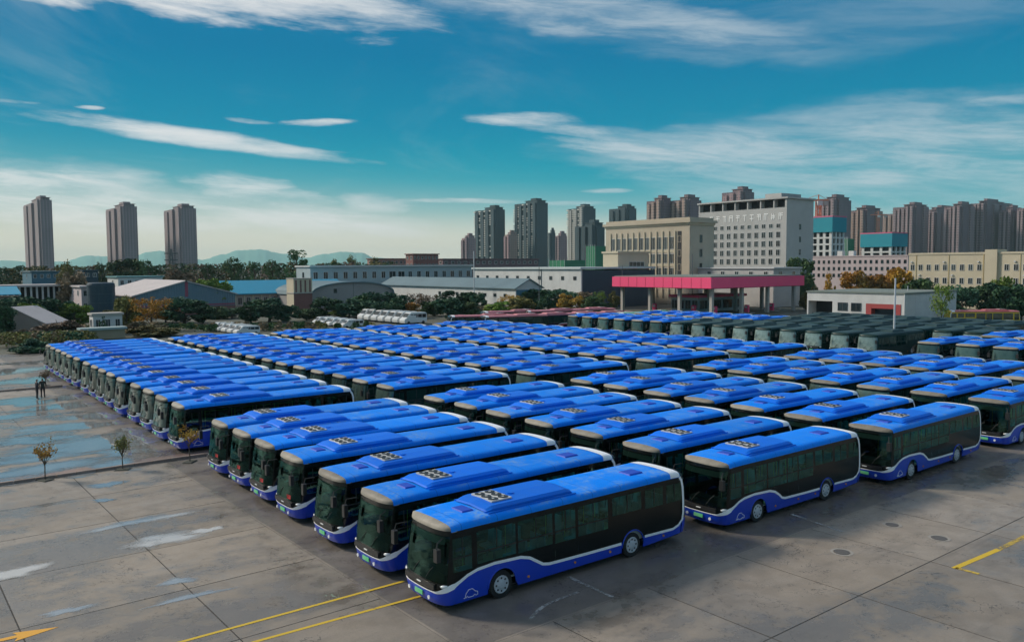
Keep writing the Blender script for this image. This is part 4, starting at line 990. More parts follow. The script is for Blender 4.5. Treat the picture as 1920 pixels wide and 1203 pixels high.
def office_white():
    d = 260; t, LA, LB = bld('office_building', 'tall pale office block with rows of square windows and rooftop lettering', 1475, d, 1309, 1523)
    H = zat(1475, 375, d)
    part(t, 'wall', M_OFF, (0, LB, 0, LA, 0, H - 3.2), (.9, LB, .0, .5, H - 3.2, H), (0.0, .9, 0, .7, H - 3.2, H), (2.6, LB, .5, LA, H - 3.2, H))
    n = 7; step = LA / n
    for k in range(n):
        y = step * (k + 1); part(t, 'loggia_pier', M_OFF, (0, 2.6, y - .45, y - .02, H - 3.2, H - .5))
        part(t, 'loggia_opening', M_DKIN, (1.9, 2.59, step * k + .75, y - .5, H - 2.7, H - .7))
    part(t, 'roof_slab', M_OFF, (-.5, LB + .5, -.6, LA + .3, H - .48, H))
    part(t, 'roof_plant_room', M_OFF, (3, LB - 1, 4, 10, H, H + 1.6))
    cols = 12; s = (LA - 2.0) / cols
    for r, z in enumerate([23.3, 20.5, 17.7, 14.9, 12.1, 9.3, 6.5]):
        for c in range(cols):
            if r == 0: win_left(t, 1.6 + s * (c + .5), z, 1.45, 1.4, M_FRA)
            else: win_left(t, 1.6 + s * (c + .5), z, 1.5, 1.95, M_FRA)
    for z in (23, 19, 15, 11): win_right(t, LB * .5, z, 1.0, 1.8, M_DKF, 0)
    rnd = random.Random(3)                              # the lettering, as strokes: too small in the photograph to read
    marks = [['h1', 'v0', 'h2', 'h3'], ['h3', 'v1', 'h2'], ['h3', 'v1', 'v0'], ['h3', 'v0', 'v2', 'h2'], ['v1', 'h3', 'h2'], ['h3', 'v1'], ['h3', 'h1', 'v1'], ['h3', 'v1', 'v0', 'h2'], ['v1', 'v2', 'h3'], ['h2', 'v1', 'h1', 'v2'], ['h3', 'v1', 'v2', 'h2']]
    s2 = (LA - 3.2) / 11.6
    for k, strokes in enumerate(marks):
        g = MB(); y0 = 1.3 + s2 * (10 - k)
        for q in strokes:
            i = int(q[1])
            if q[0] == 'h': g.box(-.08, -.02, y0, y0 + 1.5, 25.35 + .6 * i - .13, 25.35 + .6 * i + .13)
            else: g.box(-.085, -.025, y0 + .65 * i, y0 + .65 * i + .24, 25.25, 27.2)
        g.build('sign_letter', mat('sign_white', (.85, .85, .83), .5), t)
office_white()
def office_beige():
    d = 232; t, LA, LB = bld('office_building', 'beige office block with cornice and tall window bays behind red canopy', 1294, d, 1136, 1338)
    H = zat(1294, 414, d)
    part(t, 'wall', M_BEI, (0, LB, 0, LA, 0, H - 1.6))
    part(t, 'cornice', M_BEI, (-.8, LB + .6, -.8, LA + .6, H - 1.0, H - .3)); part(t, 'frieze', M_CRE, (-.25, LB + .2, -.3, LA + .2, H - 1.62, H - 1.0)); part(t, 'parapet', M_BEI, (.2, LB, .2, LA, H - .3, H + .5))
    cols = 11; y0 = 5.2; s = (LA - y0 - 2.2) / cols
    for c in range(cols + 1): part(t, 'pilaster', M_CRE, (-.32, -.004, y0 + s * c - .22, y0 + s * c + .22, 2, H - 3.2))
    for z, h in ((H - 6.6, 3.6), (H - 11.0, 2.8), (H - 14.7, 2.2), (H - 18.0, 2.0)):
        for c in range(cols): win_left(t, y0 + s * (c + .5), z, s * .78, h, M_FRA, 2)
        part(t, 'spandrel', M_CRE, (-.12, -.006, y0 + .3, LA - 2.4, z - h / 2 - .8, z - h / 2 - .1))
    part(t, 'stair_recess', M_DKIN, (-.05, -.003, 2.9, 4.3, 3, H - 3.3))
    for z in (H - 5.5, H - 9.5, H - 13.5, H - 17.5):
        win_left(t, 3.6, z, 1.1, 1.9, M_CRE, 0); win_right(t, LB * .46, z, 1.1, 2.2, M_DKF, 0)
office_beige()
def low_beige():
    d = 226; t, LA, LB = bld('annex_building', 'low cream annex in front of the beige office, left end', 1160, d, 1131, 1216); H = zat(1160, 477, d)
    part(t, 'wall', M_CRE, (0, LB, 0, LA, 0, H)); part(t, 'roof_slab', M_CRE, (-.3, LB + .3, -.3, LA + .3, H, H + .5)); win_right(t, LB * .6, H - 3, LB * .5, 1.4, M_FRA, 3)
low_beige()
def canopy():
    d = 178; t, LA, LB = bld('station_canopy', 'crimson fuel station canopy on concrete columns', 1335, d, 1148, 1508, 'canopy')
    z1, z0 = zat(1335, 525, d), zat(1335, 545.5, d)
    g = MB(); g.box(0, LB, 0, LA, z0, z1); g.build('fascia', M_CRIM, t)
    for y in [k * LA / 11 for k in range(1, 11)]: part(t, 'fascia_joint', mat('crimson_joint', (.40, .02, .07), .5), (-.03, -.002, y - .04, y + .04, z0 + .05, z1 - .05))
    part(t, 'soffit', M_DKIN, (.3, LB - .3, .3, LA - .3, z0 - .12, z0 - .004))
    for fx in (.06, .36, .64, .94):
        for fy in (.05, .35, .65, .95): part(t, 'column', M_CONCP, (LB * fx - .35, LB * fx + .35, LA * fy - .35, LA * fy + .35, 0, z0 - .13))
    part(t, 'roof_edge', mat('roof_felt', (.16, .19, .17), .9), (.4, LB - .4, .4, LA - .4, z1 + .001, z1 + .25))
    k = empty('kiosk', t.location + BX * (LB * .35) + BA * (LA * .45), BRZ, 'white glazed kiosk under the crimson canopy', 'kiosk')
    part(k, 'wall', M_WHT, (0, LB * .5, 0, LA * .28, 0, 3.4)); part(k, 'roof', M_CRIM, (-.5, LB * .5 + .5, -.5, LA * .28 + .5, 3.4, 4.0))
    for i in range(4): win_left(k, LA * .28 * (i + .5) / 4, 1.7, LA * .28 / 4.6, 2.2, M_FRA); win_right(k, LB * .5 * (i + .5) / 4, 1.7, LB * .5 / 4.6, 2.2, M_FRA)
    for i, (fx, fy) in enumerate(((.2, .15), (.2, .35), (.2, .75), (.5, .12), (.8, .14))):
        p = empty('fuel_pump', t.location + BX * (LB * fx) + BA * (LA * fy), BRZ, ['red fuel pump nearest the canopy corner', 'red fuel pump second along the left side', 'red fuel pump at the far left', 'red fuel pump in the middle of the right side', 'red fuel pump at the right end'][i], 'fuel pump', 'pumps under the canopy')
        part(p, 'cabinet', M_CRIM, (-.3, .3, -.5, .5, .15, 1.9)); part(p, 'island', M_CONCP, (-.8, .8, -1.6, 1.6, 0, .15)); part(p, 'display', M_FRA, (-.32, -.301, -.3, .3, 1.2, 1.6))
canopy()
def white_hall():
    d = 140; t, LA, LB = bld('service_building', 'low white service building with red portal and loading bay', 1699, d, 1514, 1794); H = zat(1699, 561, d)
    bay0, bay1 = LA * .72, LA * .985; po0, po1 = LA * .03, LA * .37
    part(t, 'wall', M_WHT, (0, LB, .0, po0, 0, H), (.0, LB, po1, bay0, 0, H), (0, LB, bay1, LA, 0, H), (0, LB, po0, po1, 4.3, H), (0, LB, bay0, bay1, 4.5, H), (3.0, LB, bay0, bay1, 0, 4.5), (2.0, LB, po0, po1, 0, 4.3))
    part(t, 'roof_slab', mat('roof_felt', (.16, .19, .17), .9), (-.15, LB + .15, -.15, LA + .15, H, H + .28))
    part(t, 'portal_frame', mat('red_portal', (.34, .05, .05), .6), (-.08, 1.9, po0 + .01, po0 + 1.0, 0, 4.29), (-.08, 1.9, po1 - 1.0, po1 - .01, 0, 4.29)); part(t, 'portal_lintel', mat('red_portal', (.34, .05, .05), .6), (-.07, 1.9, po0 + 1.0, po1 - 1.0, 3.5, 4.29))
    part(t, 'door', mat('door_dark', (.03, .05, .07), .3), (1.2, 1.4, po0 + 1.01, po1 - 1.01, 0, 3.49)); part(t, 'bay_door', M_DKIN, (2.6, 2.99, bay0 + .1, bay1 - .1, 0, 4.4))
    for f in (.47, .61):
        win_left(t, LA * f, 3.6, 1.9, 1.5, M_DKF); win_left(t, LA * f, 1.2, 1.9, 1.1, M_DKF)
    part(t, 'downpipe', M_FRA, (-.12, -.01, -.12, 0, 0, H))
    for k in range(1, 5): part(t, 'tile_joint', mat('tile_joint', (.45, .46, .46), .9), (LB * k / 5 - .03, LB * k / 5 + .03, -.012, -.002, .1, H - .1))
white_hall()
def cream_school():
    d = 188; t, LA, LB = bld('school_building', 'long cream building with two rows of dark windows at right', 1990, d, 1703, 2060); H = zat(1990, 487, d)
    part(t, 'wall', M_CRE, (0, LB, 0, LA, 0, H)); part(t, 'parapet', M_CRE, (-.15, LB, -.15, LA + .1, H, H + .5)); part(t, 'stair_tower', M_CRE, (-.6, 5, LA * .38, LA * .46, 0, H + 1.1))
    n = 17; s = LA / n
    for r, z in enumerate((H - 3.2, H - 6.5, H - 9.8)):
        for k in range(n):
            y = s * (k + .5)
            if LA * .37 < y < LA * .47: continue
            win_left(t, y, z, s * .52, 1.55, M_FRA); part(t, 'lintel_box', M_FRA, (-.32, -.014, y + s * .02, y + s * .22, z + 1.2, z + 1.55)) if (k * 7 + r * 3) % 4 == 0 else None
    for k in range(0, n, 4): part(t, 'downpipe', mat('pipe_ochre', (.42, .33, .15), .6), (-.1, -.01, s * k + .02, s * k + .14, 0, H))
cream_school()
def pink_block():
    d = 290; t, LA, LB = bld('apartment_building', 'low pinkish white block with three rows of small windows', 1704, d, 1521, 1730); H = zat(1704, 489, d)
    m = plaster('pinkish_render', (.50, .42, .43)); part(t, 'wall', m, (0, LB, 0, LA, 0, H)); part(t, 'parapet', m, (-.2, LB, -.2, LA, H, H + .4))
    for i, y in enumerate((LA * .60, LA * .72)): part(t, 'roof_tank', M_WHT, (2, 4, y - 1, y + 1, H + .4, H + 2.2))
    n = 18; s = LA / n
    for z in (H - 1.9, H - 4.4, H - 6.9):
        for k in range(n): win_left(t, s * (k + .5), z, s * .45, 1.3, M_DKF, 0)
pink_block()
def workshop():
    d = 250; t, LA, LB = bld('workshop_building', 'long pale two storey workshop with a row of dark windows', 583, d, 557, 886); H = zat(583, 496, d)
    m = plaster('workshop_render', (.36, .44, .47)); part(t, 'wall', m, (0, LB, 0, LA, 0, H)); part(t, 'roof_edge', M_FRA, (-.4, LB + .3, -.5, LA + .3, H, H + .45))
    n = 18; s = LB / n
    for k in range(n):
        w = s * .75 if k in (8, 9) else s * .46
        win_right(t, s * (k + .5), H - 2.6, w, 2.2, M_FRA); win_right(t, s * (k + .5), H - 6.3, w, 1.6, M_FRA)
    win_left(t, LA * .5, H - 2.8, 1.2, 2.4, M_DKF, 0); part(t, 'cornice_band', m, (-.1, LB, -.1, -.001, H - 4.6, H - 4.3))
workshop()
def white_shed():
    d = 215; t, LA, LB = bld('factory_building', 'white low factory with small square windows, right wall darkened as shade', 1091, d, 888, 1228); H = zat(1091, 506, d)
    part(t, 'wall', M_WHT, (0, .4, .0, LA, 0, H)); part(t, 'shaded_side_wall', M_NAVY, (.401, LB, .0, LA - .2, 0, H - .4)); part(t, 'roof', mat('pale_roof', (.50, .56, .56), .6), (-.5, LB, -.3, LA + .3, H, H + .5))  # shade of the right face is painted in as a dark wall colour
    n = 10; s = LA / n
    for k in range(n): win_left(t, s * (k + .5), H - 2.4, 1.15, 1.0, M_DKF, 0)
    part(t, 'downpipe', M_DKF, (-.12, -.01, LA * .33, LA * .33 + .15, 0, H))
white_shed()
def grey_shed():
    d = 192; t, LA, LB = bld('storage_shed', 'long shed with blue grey roof and white end wall', 968, d, 716, 990); z0 = zat(968, 541, d); w = 8
    g = MB(); g.prism([(0, 0), (w, 0), (w, z0), (w / 2, z0 + 2.0), (0, z0)], 0, LA); fix_normals(g.build('wall', M_WHT, t))
    g = MB(); g.prism([(-.5, z0 - .12), (w / 2, z0 + 2.1), (w + .5, z0 - .12), (w + .5, z0 + .05), (w / 2, z0 + 2.3), (-.5, z0 + .05)], -.4, LA + .4); fix_normals(g.build('roof', M_SLATE, t))
    part(t, 'end_cladding', mat('blue_cladding', (.05, .16, .24), .6), (.2, w - .2, -.05, -.003, 0, z0 - .3))
    for k in range(8): win_left(t, 4 + k * 4.0, z0 - 1.7, 1.1, .8, M_DKF, 0)
grey_shed()
def arched_shed():
    d = 205; t, LA, LB = bld('arched_shed', 'grey shed with rounded barrel roof end', 584, d, 560, 737, 'building'); zc = zat(660, 526, d + LB * .31); z0 = zc - 3.3
    arc = [(LB * (.5 - .5 * math.cos(math.pi * k / 14)), z0 + 3.3 * math.sin(math.pi * k / 14) ** .8) for k in range(15)]
    g = MB(); g.prism([(0, 0)] + arc + [(LB, 0)], 0, 22); fix_normals(g.build('wall', plaster('grey_render', (.30, .285, .28)), t))
    rim = [(LB * .5 + (x - LB * .5) * 1.03, z + .28) for x, z in arc]
    g = MB(); g.prism(rim + [(x, z + .02) for x, z in reversed(arc)], -.4, 22.4); fix_normals(g.build('roof', M_SLATE, t))
    win_right(t, LB * .28, z0 + 1.3, .9, 1.1, M_DKF, 0); part(t, 'joint', M_DKF, (LB * .5 - .05, LB * .5 + .05, -.02, -.003, 0, z0 + 3.2)); part(t, 'door', M_DKF, (LB * .42, LB * .58, -.03, -.004, 0, 3.2))
arched_shed()
def cream_tower():
    d = 198; t, LA, LB = bld('stair_tower', 'small cream and brick tower beside the azure roof', 551, d, 538, 586); H = zat(551, 518, d); m = H - 3.2
    part(t, 'wall', M_CRE, (0, LB, 0, LA, m, H)); part(t, 'brick_wall', M_BRICK, (.02, LB, .02, LA, 0, m - .3)); part(t, 'ledge', M_CONCP, (-.15, LB + .15, -.15, LA, m - .3, m)); part(t, 'cream_side', M_CRE, (-.02, .018, .02, LA, 0, m - .31))
    for k in range(4): part(t, 'pier', M_BRICK, (LB * (k + .5) / 4 - .18, LB * (k + .5) / 4 + .18, -.12, -.003, m, H - .3))
    part(t, 'coping', M_CONCP, (-.12, LB + .12, -.12, LA, H, H + .2))
cream_tower()
def azure_hall():
    d = 212; t, LA, LB = bld('factory_hall', 'factory hall with bright azure roof over pale pink walls', 408, d, 385, 652); z0 = zat(408, 545, d); w = 15
    g = MB(); g.prism([(0, 0), (w, 0), (w, z0), (w / 2, z0 + 3.0), (0, z0)], 0, LB, 'x'); fix_normals(g.build('wall', plaster('pink_render', (.46, .34, .29)), t))
    g = MB(); g.prism([(-.6, z0 - .2), (w / 2, z0 + 3.1), (w + .6, z0 - .2), (w + .6, z0 + .05), (w / 2, z0 + 3.35), (-.6, z0 + .05)], -.5, LB + .5, 'x'); fix_normals(g.build('roof', M_AZURE, t))
    n = 16
    for k in range(n): win_right(t, LB * (k + .5) / n, z0 - 1.9, LB / n * .5, 1.9, M_FRA); part(t, 'pier', M_CRE, (LB * k / n - .2, LB * k / n + .2, -.18, -.003, 0, z0 - .4))
azure_hall()
def gable_warehouse():
    d = 190; t, LA, LB = bld('warehouse', 'gabled blue grey warehouse with red stripes and pale roof', 250, d, 213, 441); z0 = zat(250, 546, d); za = z0 + 3.1; LEN = 36
    g = MB(); g.prism([(0, 0), (LB, 0), (LB, z0), (LB / 2, za), (0, z0)], 0, LEN); fix_normals(g.build('wall', ribs('warehouse_cladding', (.115, .19, .245), .6), t))
    g = MB(); g.prism([(-.6, z0 - .25), (LB / 2, za + .02), (LB + .6, z0 - .25), (LB + .6, z0 - .02), (LB / 2, za + .28), (-.6, z0 - .02)], -.3, LEN); fix_normals(g.build('roof', M_LROOF, t))
    red = mat('red_stripe', (.28, .05, .10), .6); part(t, 'stripe', red, (LB * .49, LB * .52, -.03, -.003, z0 - .5, za - .1)); part(t, 'stripe', red, (.1, LB - .1, -.025, -.004, z0 - 2.6, z0 - 2.35)); part(t, 'plinth', M_BRICK, (-.04, LB + .04, -.06, -.005, 0, 2.0)); part(t, 'stripe', red, (.1, LB - .1, -.026, -.004, 2.2, 2.4))
    part(t, 'barge_board', M_DKF, (LB / 2 - .2, LB / 2 + .2, -.45, -.31, za - .1, za + .3))
gable_warehouse()
def tank():
    P = at(189, HORIZON, 186); t = empty('storage_tank', (P.x, P.y, 0), 0, 'dark teal cylindrical tank left of the gable warehouse', 'tank'); H = zat(189, 520, 186); r = 24 / FPX * 186
    g = MB(); g.tube([(0, 0, 0), (0, 0, H - .5), (0, 0, H - .15), (0, 0, H)], [r, r, r * .96, r * .82], 28); g.build('shell', M_NAVY, t, False)
    for z in (1.5, 3.5, 5.5, 7.2):
        g = MB(); g.tube([(0, 0, z), (0, 0, z + .14)], r + .06, 28); g.build('hoop', mat('tank_hoop', (.03, .065, .085), .6), t)
tank()
def small_house(name, label, uC, d, uL, uR, vtop, wall, roof, rows=1, cols=(2, 3), over=.4):
    t, LA, LB = bld(name, label, uC, d, uL, uR); H = zat(uC, vtop, d)
    part(t, 'wall', wall, (0, LB, 0, LA, 0, H - .35)); part(t, 'roof', roof, (-over, LB + over, -over, LA + over, H - .35, H))
    for r in range(rows):
        z = H - 1.7 - 2.9 * r
        if z < .8: break
        for k in range(cols[0]): win_left(t, LA * (k + .5) / cols[0], z, min(1.3, LA / cols[0] * .5), 1.3, M_FRA)
        for k in range(cols[1]): win_right(t, LB * (k + .5) / cols[1], z, min(1.5, LB / cols[1] * .5), 1.3, M_FRA)
    return t, LA, LB, H
small_house('house', 'small white pink house left of the dark tank', 152, 188, 130, 167, 526, plaster('pink_white', (.55, .47, .47)), M_LROOF, 2, (2, 1))
small_house('shed', 'low house with long teal roof behind the warehouse', 222, 226, 203, 306, 509, M_WHT, mat('teal_roof', (.10, .24, .25), .6), 1, (1, 6))
small_house('shed', 'far blue building under the first tower', 60, 270, 44, 112, 497, mat('blue_wall', (.05, .14, .20), .6), M_SLATE, 1, (1, 4))
small_house('shed', 'far dark blue shed right of the tall poplar', 158, 270, 146, 186, 496, M_NAVY, M_NAVY, 1, (1, 2))
small_house('hut', 'white hut with teal windows behind the puddle file', 172, 140, 166, 228, 578, M_WHT, M_CONCP, 1, (1, 3), .25)
t_, LA_, LB_, H_ = small_house('gatehouse', 'low flat roofed wall behind the end of the puddle file', 150, 130, 146, 232, 606, plaster('ochre_wall', (.38, .32, .22)), mat('roof_teal_grey', (.30, .38, .38), .7), 0, (0, 0), .3)
small_house('brick_building', 'red brick block rising over the workshop roof', 776, 330, 762, 823, 473, M_BRICK, M_BRICK, 3, (2, 7))
small_house('brick_building', 'long mauve brick block left of the dark towers', 832, 345, 822, 1010, 483, M_MAUVE, M_MAUVE, 2, (1, 16))
small_house('brick_building', 'low reddish block behind the workshop middle', 700, 350, 690, 765, 481, plaster('faded_brick', (.36, .20, .17)), M_BRICK, 1, (1, 8))
small_house('office_annex', 'low pale building with dark glazing below the white office', 1452, 215, 1225, 1500, 507, M_OFF, M_FRA, 1, (9, 2))
def gallery():
    d = 190; t, LA, LB = bld('gallery_building', 'low arcade with white columns at the left edge', -20, d, -60, 113); H = zat(-20, 523, d)
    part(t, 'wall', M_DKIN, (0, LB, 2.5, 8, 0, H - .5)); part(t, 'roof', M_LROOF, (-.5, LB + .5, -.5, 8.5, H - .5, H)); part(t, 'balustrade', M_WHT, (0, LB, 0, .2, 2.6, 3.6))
    n = 12
    for k in range(n + 1): part(t, 'column', M_WHT, (LB * k / n - .2, LB * k / n + .2, .21, .6, 0, H - .51))
    d2 = 172; q, A2, B2 = bld('lean_to', 'bright azure lean-to roof at the left edge', -60, d2, -90, 40); z = zat(-20, 528, d2)
    g = MB(); g.prism([(-.5, z - 1.6), (6, z), (6, z + .15), (-.5, z - 1.45)], 0, B2, 'x'); fix_normals(g.build('roof', M_AZURE, q)); part(q, 'wall', plaster('brown_wall', (.25, .18, .15)), (0, B2, .2, 5.5, 0, z - 1.9))
gallery()
def sloped_roof():
    P = at(18, HORIZON, 136); t = empty('storage_shed', (P.x, P.y, 0), R(-8), 'pale sloping shed roof behind the brown shrub at left', 'shed')
    g = MB(); g.prism([(0, 4.9), (6.2, 2.2), (6.2, 2.35), (0, 5.05)], 0, 6); fix_normals(g.build('roof', M_LROOF, t)); g = MB(); g.prism([(.2, 0), (6, 0), (6, 2.2), (.2, 4.75)], .2, 5.8); fix_normals(g.build('wall', plaster('shed_wall', (.30, .27, .25)), t))
sloped_roof()

# ------------------------------------------------------------------ towers
def tower_mat(name, wall, glassc, fl=3.0, bay=3.4, share=.5):
    m = bpy.data.materials.new(name); m.use_nodes = True; MATS[name] = m; t = NT(m.node_tree); b = t.n['Principled BSDF']
    x, y, z = t.xyz(t.add('ShaderNodeTexCoord').outputs['Object'])
    N = t.xyz(t.add('ShaderNodeTexCoord').outputs['Normal'])
    along = t.math('ADD', t.math('MULTIPLY', x, t.math('ABSOLUTE', N[1])), t.math('MULTIPLY', y, t.math('ABSOLUTE', N[0])))
    fz = t.math('FRACT', t.math('DIVIDE', z, fl)); fa = t.math('FRACT', t.math('DIVIDE', along, bay))
    w = t.math('MULTIPLY', t.math('MULTIPLY', t.math('GREATER_THAN', fz, .28), t.math('LESS_THAN', fz, .80)), t.math('LESS_THAN', t.math('ABSOLUTE', t.math('SUBTRACT', fa, .5)), share / 2))
    w = t.math('MULTIPLY', w, t.math('LESS_THAN', t.math('ABSOLUTE', N[2]), .5))
    n = t.noise(t.comb(t.math('FLOOR', t.math('DIVIDE', along, bay)), t.math('FLOOR', t.math('DIVIDE', z, fl)), 0.0), 3.7, 0)
    c = t.mix(t.math('MULTIPLY', w, .85), t.mix(t.ramp(t.noise(t.comb(x, y, t.math('MULTIPLY', z, .2)), .12, 3), .3, .7), (*wall, 1), (*[k * .8 for k in wall], 1)), t.mix(n, (*glassc, 1), (*[k * 2.2 for k in glassc], 1)))
    t.put(b.inputs['Base Color'], c); t.put(b.inputs['Roughness'], t.math('MULTIPLY_ADD', w, -.5, .8)); return m
TM = {'mauve': tower_mat('tower_mauve', (.33, .255, .265), (.07, .055, .065)), 'plum': tower_mat('tower_plum', (.215, .16, .18), (.06, .045, .055), 3.0, 3.0, .5),
      'teal': tower_mat('tower_dark_teal', (.05, .085, .10), (.015, .03, .04)), 'pink': tower_mat('tower_pink', (.36, .24, .25), (.10, .08, .09)),
      'white': tower_mat('tower_white', (.42, .43, .40), (.05, .06, .07), 3.0, 4.2, .45), 'tan': tower_mat('tower_tan', (.40, .29, .24), (.08, .07, .08))}
M_BALC = mat('balcony_white', (.62, .61, .55), .7)
def tower(label, uC, d, uL, uR, vtop, body, fin, nfin, nfin2=0, crown=1, group='far residential towers', balcony=False):
    t, LA, LB = bld('residential_tower', label, uC, d, uL, uR, 'tower', group); H = zat(uC, vtop - 7, d)
    rnd = random.Random(int(uC * 7 + vtop)); part(t, 'wall', TM[body], (0, LB, 0, LA, 0, H - 4))
    wf = LA / max(nfin, 1)
    for k in range(nfin):
        top = H - 4 - (k / max(1, nfin)) * 5 * (1 if crown else .3) + rnd.uniform(-.5, 1.5)
        part(t, 'bay', TM[fin], (-2.2 - .6 * (k % 2), -.01, wf * k + wf * .12, wf * k + wf * .70, 0, top))
        if balcony:
            g = MB()
            for f in range(2, int(H / 3) - 1):
                if rnd.random() < .72: g.box(-1.5, -.02, wf * k + wf * .72, wf * (k + 1) + wf * .10, f * 3, f * 3 + 1.5)
            o = g.build('balconies', M_BALC, t); o['kind'] = 'stuff'
    for k in range(nfin2):
        w2 = LB / nfin2; part(t, 'bay', TM[fin if k % 2 else body], (w2 * k + w2 * .15, w2 * k + w2 * .75, -1.8, -.01, 0, H - 5 + rnd.uniform(-.5, 2)))
    part(t, 'crown', TM[body], (LB * .12, LB * .9, LA * .05, LA * .55, H - 4, H - 1.2)); part(t, 'crown_top', TM[body], (LB * .2, LB * .7, LA * .12, LA * .36, H - 1.2, H + 2.0)); part(t, 'eave', TM[fin], (LB * .08, LB * .94, LA * .02, LA * .58, H - 1.2, H - .7))
    return t
tower('mauve tower standing alone, leftmost on the skyline', 82, 1000, 52, 105, 364, 'mauve', 'mauve', 3)
tower('mauve tower standing alone, second from the left', 236, 1010, 205, 263, 378, 'mauve', 'mauve', 3)
tower('mauve tower standing alone, third from the left', 344, 1020, 313, 373, 383, 'mauve', 'mauve', 3)
tower('dark tower with white balcony stripes, left of the tallest pair', 931, 1120, 892, 948, 393, 'teal', 'teal', 4, 0, 1, balcony=True)
tower('tallest dark tower with white balcony stripes in the middle', 1008, 1080, 966, 1028, 381, 'teal', 'teal', 5, 0, 1, balcony=True)
tower('dark and pale tower right of the tallest pair', 1096, 1150, 1065, 1117, 393, 'teal', 'white', 3, 0, 1, balcony=True)
tower('wide dark teal block in front of the pale tower', 1116, 800, 1078, 1134, 424, 'teal', 'teal', 3, 1, 0)
tower('small dark tower rising behind the beige office roof', 1176, 1150, 1142, 1193, 394, 'teal', 'teal', 3, 1)
tower('short pink tower at the left foot of the dark pair', 880, 1050, 867, 893, 446, 'pink', 'plum', 2)
tower('short tan tower between the two striped towers', 958, 1080, 947, 971, 441, 'tan', 'pink', 2)
tower('short dark slab right of the tallest striped tower', 1036, 1000, 1029, 1042, 438, 'teal', 'teal', 1)
tower('short pinkish tower right of the dark slab', 1052, 1050, 1042, 1064, 444, 'pink', 'mauve', 2)
tower('plum tower behind the beige office, left one', 1240, 900, 1212, 1260, 379, 'plum', 'tan', 3, 1)
tower('plum tower behind the beige office, right one', 1288, 890, 1258, 1314, 378, 'plum', 'tan', 3, 1)
tower('plum tower peeking over the white office roof', 1392, 900, 1352, 1412, 364, 'plum', 'pink', 3, 1)
tower('plum tower behind the orange crane', 1565, 900, 1528, 1593, 381, 'plum', 'mauve', 4, 1)
tower('plum and tan tower right of the orange crane', 1620, 940, 1584, 1652, 402, 'plum', 'tan', 4, 2)
tower('plum tower at the left end of the right cluster', 1712, 1000, 1671, 1738, 397, 'plum', 'mauve', 5, 2)
tower('lower plum tower second in the right cluster', 1752, 1060, 1730, 1772, 408, 'plum', 'mauve', 3, 2)
tower('plum tower in the middle of the right cluster', 1800, 980, 1766, 1824, 397, 'plum', 'mauve', 4, 2)
tower('highest plum tower of the right cluster', 1844, 1000, 1814, 1882, 392, 'plum', 'mauve', 4, 3)
tower('plum tower near the right edge', 1896, 1000, 1868, 1912, 405, 'plum', 'mauve', 3, 2)
tower('plum tower in the gap left of the highest one', 1760, 1150, 1722, 1800, 403, 'plum', 'mauve', 5, 2)
tower('plum tower in the gap right of the highest one', 1872, 1150, 1840, 1908, 400, 'plum', 'mauve', 4, 2)
tower('plum tower behind the wide teal netting', 1690, 1100, 1652, 1716, 410, 'plum', 'tan', 4, 2)
tower('plum tower cut by the right edge', 1926, 980, 1902, 1960, 402, 'plum', 'mauve', 3, 2)
def site(label, uC, d, uL, uR, vtop, vnet):
    t, LA, LB = bld('unfinished_building', label, uC, d, uL, uR, 'building', 'buildings under construction'); H, Hn = zat(uC, vtop, d), zat(uC, vnet, d)
    part(t, 'net', M_NET, (-.6, LB + .6, -.6, LA + .6, Hn, H)); fl = 3.4; n = int(Hn / fl)
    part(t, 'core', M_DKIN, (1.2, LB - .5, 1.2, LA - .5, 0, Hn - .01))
    for k in range(n): part(t, 'floor_slab', M_WHT, (0, LB, 0, LA, Hn - fl * (k + 1), Hn - fl * (k + 1) + .9))
    m = max(3, int(LA / 5))
    for k in range(m + 1): part(t, 'column', M_WHT, (.05, .9, (LA - 1.6) * k / m + .05, (LA - 1.6) * k / m + 1.5, 0, Hn - .02))
    for k in range(4): part(t, 'column', M_WHT, ((LB - 1.6) * k / 3 + .06, (LB - 1.6) * k / 3 + 1.5, .06, .9, 0, Hn - .02))
    part(t, 'safety_rail', mat('pink_rail', (.55, .12, .22), .7), (-.65, LB + .65, -.65, LA + .65, H, H + .7))
site('unfinished block with teal netting beside the orange crane', 1560, 430, 1518, 1582, 414, 442)
site('lower unfinished block with wide teal netting', 1672, 470, 1614, 1697, 446, 471)
def netting(label, uC, d, uL, uR, vtop):
    t, LA, LB = bld('netted_scaffold', label, uC, d, uL, uR, 'scaffold', 'green netted scaffolds'); H = zat(uC, vtop, d)
    part(t, 'net', M_GNET, (0, LB, 0, LA, 0, H))
    for k in range(5): part(t, 'pole', M_FRA, (-.15, -.02, LA * k / 4 - .08, LA * k / 4 + .08, 0, H + 1.2))
netting('green netted block left of the beige office', 1117, 620, 1099, 1136, 463)
netting('low green netting at the feet of the dark towers', 1060, 640, 1030, 1104, 489)
netting('small green netted tower right of the first unfinished block', 1590, 520, 1578, 1600, 455)
